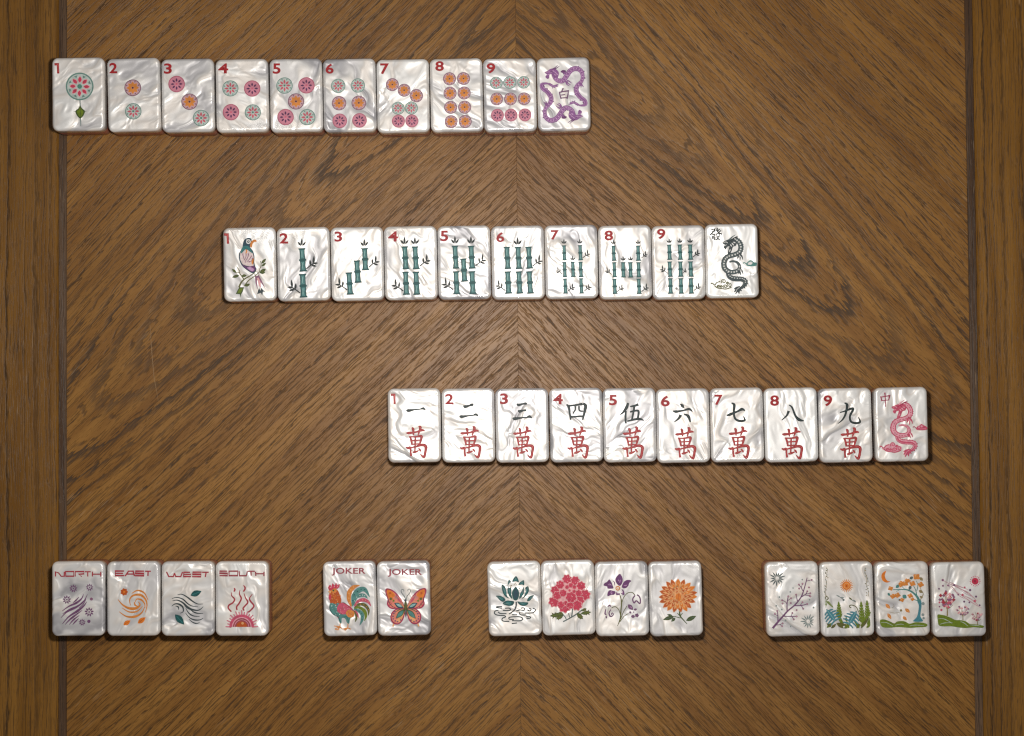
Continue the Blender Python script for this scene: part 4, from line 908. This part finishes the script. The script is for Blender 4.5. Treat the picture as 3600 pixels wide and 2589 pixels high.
for x, y in tips + [(760, 660), (960, 800), (935, 640), (462, 930), (610, 920), (715, 1045)]:
    b = a.sub('blossom'); b.disc(x, y, 17, 'mauve', 12, None, 5, .25); b.disc(x, y, 6, 'pinkl', 6)
for x, y in ((650, 650), (815, 500), (405, 812), (350, 968), (448, 1035), (605, 1338), (1018, 1000), (945, 860), (600, 720), (515, 1230)): t.art('painted_dot', 'T').disc(x, y, rnd.uniform(12, 20), 'greyl', 10)
for cx, cy, r in ((365, 475, 150), (920, 1245, 135)):
    s_ = t.art('painted_snowflake', 'T'); s_.disc(cx, cy, 14, 'white', 8)
    for k in range(13): g = 2 * math.pi * (k + .2) / 13; e = rnd.uniform(.72, 1.08) * r; s_.leaf(cx + 26 * math.cos(g), cy + 26 * math.sin(g), cx + e * math.cos(g + .12), cy + e * math.sin(g + .12), 24, 'grey' if cx < 500 else 'greyl')
t = Tile(2978, YB4 + 1.5, 1.4, 'pearl tile with an orange sun between vines above teal and green leaves', G7, (0.93, 1.1, 0.35, 1))
a = t.art('painted_sun', 'T')
for k in range(20): g = 2 * math.pi * k / 20; a.leaf(1610 + 66 * math.cos(g), 610 + 66 * math.sin(g), 1610 + 124 * math.cos(g), 610 + 124 * math.sin(g), 18, 'orange')
a.disc(1610, 610, 76, 'org', 24); a.ring(1610, 610, 46, 9, 'orgl', 18); a.disc(1610, 615, 16, 'orgd', 10)
for vx, sg in ((1255, 1), (1940, -1)):
    v = t.art('painted_vine', 'T'); pts = [(vx + 12 * math.sin(k * 1.3) * sg - (k * 2 if sg > 0 else -k * 6), 285 + k * 52) for k in range(11)]; v.line(pts, 8, 'tan')
    for k in range(20): y = 290 + k * 26; x = vx + rnd.uniform(-30, 30) - (k if sg > 0 else -k * 3); v.leaf(x - 10, y, x + 14, y + rnd.uniform(-14, 14), 16, rnd.choice(('greyl', 'tan', 'olive', 'greyl')))
a = t.art('painted_dragonfly', 'T'); a.line([(1450, 790), (1580, 870)], [8, 14], 'grey'); a.leaf(1500, 815, 1420, 775, 22, 'greyl'); a.leaf(1505, 820, 1570, 820, 20, 'greyl'); a.leaf(1540, 850, 1560, 890, 20, 'grey')
a = t.art('painted_dragonfly', 'T'); a.line([(1655, 840), (1775, 900)], [8, 14], 'grey'); a.leaf(1710, 865, 1650, 815, 22, 'olive'); a.leaf(1710, 870, 1770, 880, 20, 'greyl')
a = t.art('painted_ferns', 'T')
for q in ((1480, 1250, 1470, 960, 5, 80), (1240, 870, 1350, 980, 5, 34), (1240, 1000, 1240, 880, 3, 30), (1890, 1330, 1870, 960, 6, 84), (1985, 1220, 1975, 930, 5, 74), (1860, 1330, 2000, 1130, 4, 76), (1620, 1370, 1600, 1180, 4, 40), (1840, 1350, 1760, 1250, 4, 44), (1990, 1350, 2010, 1220, 4, 46), (1540, 1350, 1500, 1200, 5, 44)): a.fern(*q, 'green')
for q in ((1250, 1360, 1360, 1270, 50), (1330, 1370, 1420, 1290, 46), (1250, 1280, 1330, 1350, 40), (1420, 1280, 1620, 1320, 56), (1430, 1290, 1560, 1370, 50), (1560, 1370, 1660, 1310, 50), (1650, 1370, 1620, 1290, 40), (1960, 1360, 2035, 1300, 40), (1780, 1370, 1850, 1290, 44), (1860, 1370, 2000, 1180, 50), (1800, 1300, 1830, 1370, 40)): a.leaf(*q, rnd.choice(('green', 'olive')), 'olive')
for c_ in ([(1690, 1000), (1660, 990), (1665, 960), (1710, 955), (1780, 990), (1820, 1080)], [(1235, 850), (1225, 820), (1250, 800), (1280, 830), (1250, 860)]): a.line(c_, 13, 'olive')
def monstera(x0, y0, x1, y1, w):
    a = t.art('painted_leaf', 'T'); dx, dy = x1 - x0, y1 - y0; d = math.hypot(dx, dy); ux, uy = dx / d, dy / d; nx, ny = -uy, ux
    P = lambda s_, k: (x0 + ux * d * s_ + nx * w * k, y0 + uy * d * s_ + ny * w * k)
    a.leaf(x0, y0, x1, y1, w * .36, 'blue')
    for k in range(5):
        s_ = .04 + k * .19; r = .52 * math.sin(math.pi * (.22 + .72 * (s_))) + .03
        for sg in (-1, 1): b = a.sub('leaf_lobe'); p0, p1 = P(s_, 0), P(s_ - .10, r * sg * 1.05); b.line([p0, P(s_ - .03, r * sg * .6), p1], [d * .085, d * .09, d * .06], 'blue')
    a.line([P(.02, 0), P(.95, 0)], 8, 'teall')
monstera(1405, 1240, 1240, 1020, 250); monstera(1640, 1300, 1790, 1050, 250)
t = Tile(3173.5, YB4 + 1.5, 1.4, 'pearl tile with an orange crescent moon and a leaning teal tree of orange leaves', G7)
a = t.art('painted_moon', 'U'); a.poly([(278, 345), (215, 385), (195, 450), (220, 520), (285, 555), (358, 538), (310, 525), (270, 480), (258, 420)], 'org')
a = t.art('painted_tree', 'U')
a.poly([(765, 1250), (830, 1170), (858, 1060), (865, 960), (840, 885), (905, 870), (915, 980), (900, 1090), (900, 1170), (940, 1250)], 'blue')
for p, w in (([(880, 900), (830, 800), (740, 720), (640, 680), (540, 680), (400, 682)], [50, 34, 20, 12]), ([(835, 810), (810, 690), (770, 610)], [20, 10]), ([(870, 880), (790, 860), (760, 820)], [20, 10]), ([(830, 700), (850, 600), (820, 520)], [16, 8]), ([(630, 690), (560, 620)], [12, 8]), ([(700, 700), (690, 600)], [12, 6]), ([(520, 680), (460, 720)], [10, 6])): a.line(p, w, 'seaw')
a.line([(895, 860), (945, 760), (905, 680), (890, 640)], [18, 12, 8], 'tan')
for x0, y0, x1, y1, w in ((455, 650, 520, 590, 56), (700, 490, 770, 450, 54), (690, 680, 730, 610, 56), (575, 780, 650, 835, 76), (310, 740, 352, 795, 46), (880, 460, 940, 520, 56), (505, 850, 545, 885, 46), (870, 690, 930, 740, 56), (880, 800, 940, 830, 40)): a.sub('leaf').leaf(x0, y0, x1, y1, w, rnd.choice(('seaw', 'grey')) if x0 < 860 else 'tan')
for x, y, r in ((360, 660, 44), (400, 800, 48), (485, 780, 50), (565, 865, 40), (555, 570, 50), (625, 570, 52), (680, 520, 36), (752, 572, 52), (825, 450, 60), (900, 590, 52), (712, 790, 46), (752, 852, 34), (645, 510, 32), (540, 610, 30)):
    b = a.sub('orange_leaf'); b.disc(x, y, r, 'orange', 20, r * .85, 4, .18, rnd.uniform(0, 6)); b.disc(x - r * .3, y - r * .35, r * .28, 'orgl', 8)
for q in ((270, 935, 352, 1022, 62), (620, 1020, 705, 1090, 62), (305, 1105, 370, 1208, 58), (580, 1160, 650, 1228, 56)): t.art('painted_leaf', 'U').leaf(*q, 'orange', 'orgl')
t.art('painted_dot', 'U').disc(545, 1052, 22, 'tan', 10)
a = t.art('painted_wind', 'U'); a.line([(340, 1080), (430, 1100), (520, 1085)], [3, 8, 3], 'tan'); a.line([(380, 1010), (420, 980), (410, 940)], [3, 7, 3], 'tan')
for x, y, r in ((942, 930, 28), (938, 1130, 26), (950, 1190, 22)): t.art('painted_dot', 'U').disc(x, y, r, 'greyl', 12)
a = t.art('painted_ground', 'U'); a.poly([(172, 1225), (250, 1215), (350, 1250), (425, 1285), (480, 1250), (600, 1245), (700, 1290), (800, 1265), (920, 1270), (1015, 1300), (990, 1345), (850, 1355), (700, 1365), (500, 1350), (350, 1362), (230, 1355), (180, 1310)], 'green')
for p in ([(190, 1270), (270, 1268), (350, 1300), (400, 1330)], [(440, 1318), (540, 1298), (600, 1310)], [(700, 1330), (800, 1315), (960, 1325)]): a.line(p, [4, 9, 4], 'fill_g')
a.line([(180, 1230), (260, 1228), (360, 1265), (430, 1298), (520, 1265), (640, 1270)], [4, 9, 4], 'olive')
t = Tile(3371.5, YB4 + 2.5, 1.4, 'pearl tile with a small red sun, pink blossom trees and green hills', G7)
a = t.art('painted_sun', 'U'); a.disc(1875, 530, 62, 'crimson', 22); a.disc(1872, 528, 22, 'dred', 12)
for k in range(16): g = 2 * math.pi * k / 16; a.leaf(1875 + 70 * math.cos(g), 530 + 70 * math.sin(g), 1875 + 102 * math.cos(g), 530 + 102 * math.sin(g), 16, 'rose')
a = t.art('painted_wind', 'U')
for p in ([(1280, 500), (1400, 570), (1560, 640), (1700, 720), (1850, 830)], [(1380, 590), (1480, 650), (1580, 780), (1700, 850)], [(1470, 560), (1600, 660), (1760, 740), (1900, 880)], [(1540, 720), (1700, 830), (1830, 920), (1990, 1010)], [(1400, 540), (1560, 610), (1750, 680)], [(1650, 780), (1800, 850), (1930, 960)]): a.line(p, [8, 20, 8], 'fill_o')
for p in ([(1370, 590), (1440, 650), (1520, 720)], [(1600, 680), (1700, 750), (1800, 800)]): a.line(p, [3, 7, 3], 'mauve')
for x, y in ((1295, 510), (1298, 612), (1228, 665), (1688, 640), (1785, 688), (1572, 770), (1890, 805), (1678, 895), (1868, 885), (1770, 910), (1955, 960), (1390, 605), (1500, 600), (1650, 775), (1235, 985), (1270, 1045), (1235, 910)):
    t.art('painted_petal', 'U').disc(x, y, rnd.uniform(15, 23), rnd.choice(('mauve', 'plum', 'pink')), 12, None, 5, .2)
def blossom_tree(x, y, h, w, trunk, cols, n):
    a = t.art('painted_tree', 'U'); a.line([(x + w * .02, y), (x, y - h * .35), (x - w * .1, y - h * .6)], [h * .06, h * .04, h * .025], trunk)
    for dx, dy in ((-.35, -.75), (-.05, -.9), (.3, -.7), (.38, -.45), (-.2, -.95)): a.line([(x - w * .01, y - h * .28), (x + dx * w * .5, y + dy * h * .75), (x + dx * w, y + dy * h)], [h * .035, h * .012], trunk)
    for k in range(n):
        g = rnd.uniform(0, 6.28); r = math.sqrt(rnd.random()); b = a.sub('blossom'); q = rnd.uniform(.035, .06) * h + 6
        b.disc(x + w * .5 * r * math.cos(g), y - h * .68 + h * .34 * r * math.sin(g), q, rnd.choice(cols), 8, None, 4, .2)
blossom_tree(1372, 1150, 440, 270, 'tan', ('wind', 'pink', 'mauve', 'pinkl', 'mauve'), 34)
blossom_tree(1650, 1225, 250, 220, 'tan', ('fill_o', 'pinkl', 'mauve'), 22)
blossom_tree(1910, 1310, 240, 190, 'tan', ('fill_o', 'mauve', 'pinkl', 'jok'), 22)
a = t.art('painted_hills', 'U'); a.poly([(1197, 1133), (1260, 1128), (1350, 1148), (1440, 1185), (1520, 1222), (1600, 1225), (1700, 1245), (1770, 1290), (1850, 1298), (1950, 1310), (2028, 1332), (1995, 1362), (1850, 1350), (1720, 1365), (1600, 1358), (1450, 1335), (1300, 1335), (1225, 1320), (1205, 1250)], 'green')
for p in ([(1210, 1200), (1300, 1200), (1390, 1240), (1460, 1285)], [(1240, 1300), (1330, 1275), (1470, 1270)], [(1610, 1250), (1680, 1280), (1745, 1335)], [(1770, 1310), (1880, 1318), (1960, 1330)]): a.line(p, [4, 11, 4], 'fill_g')

for t in TILES:
    for a in t.arts: a.build(t.root)
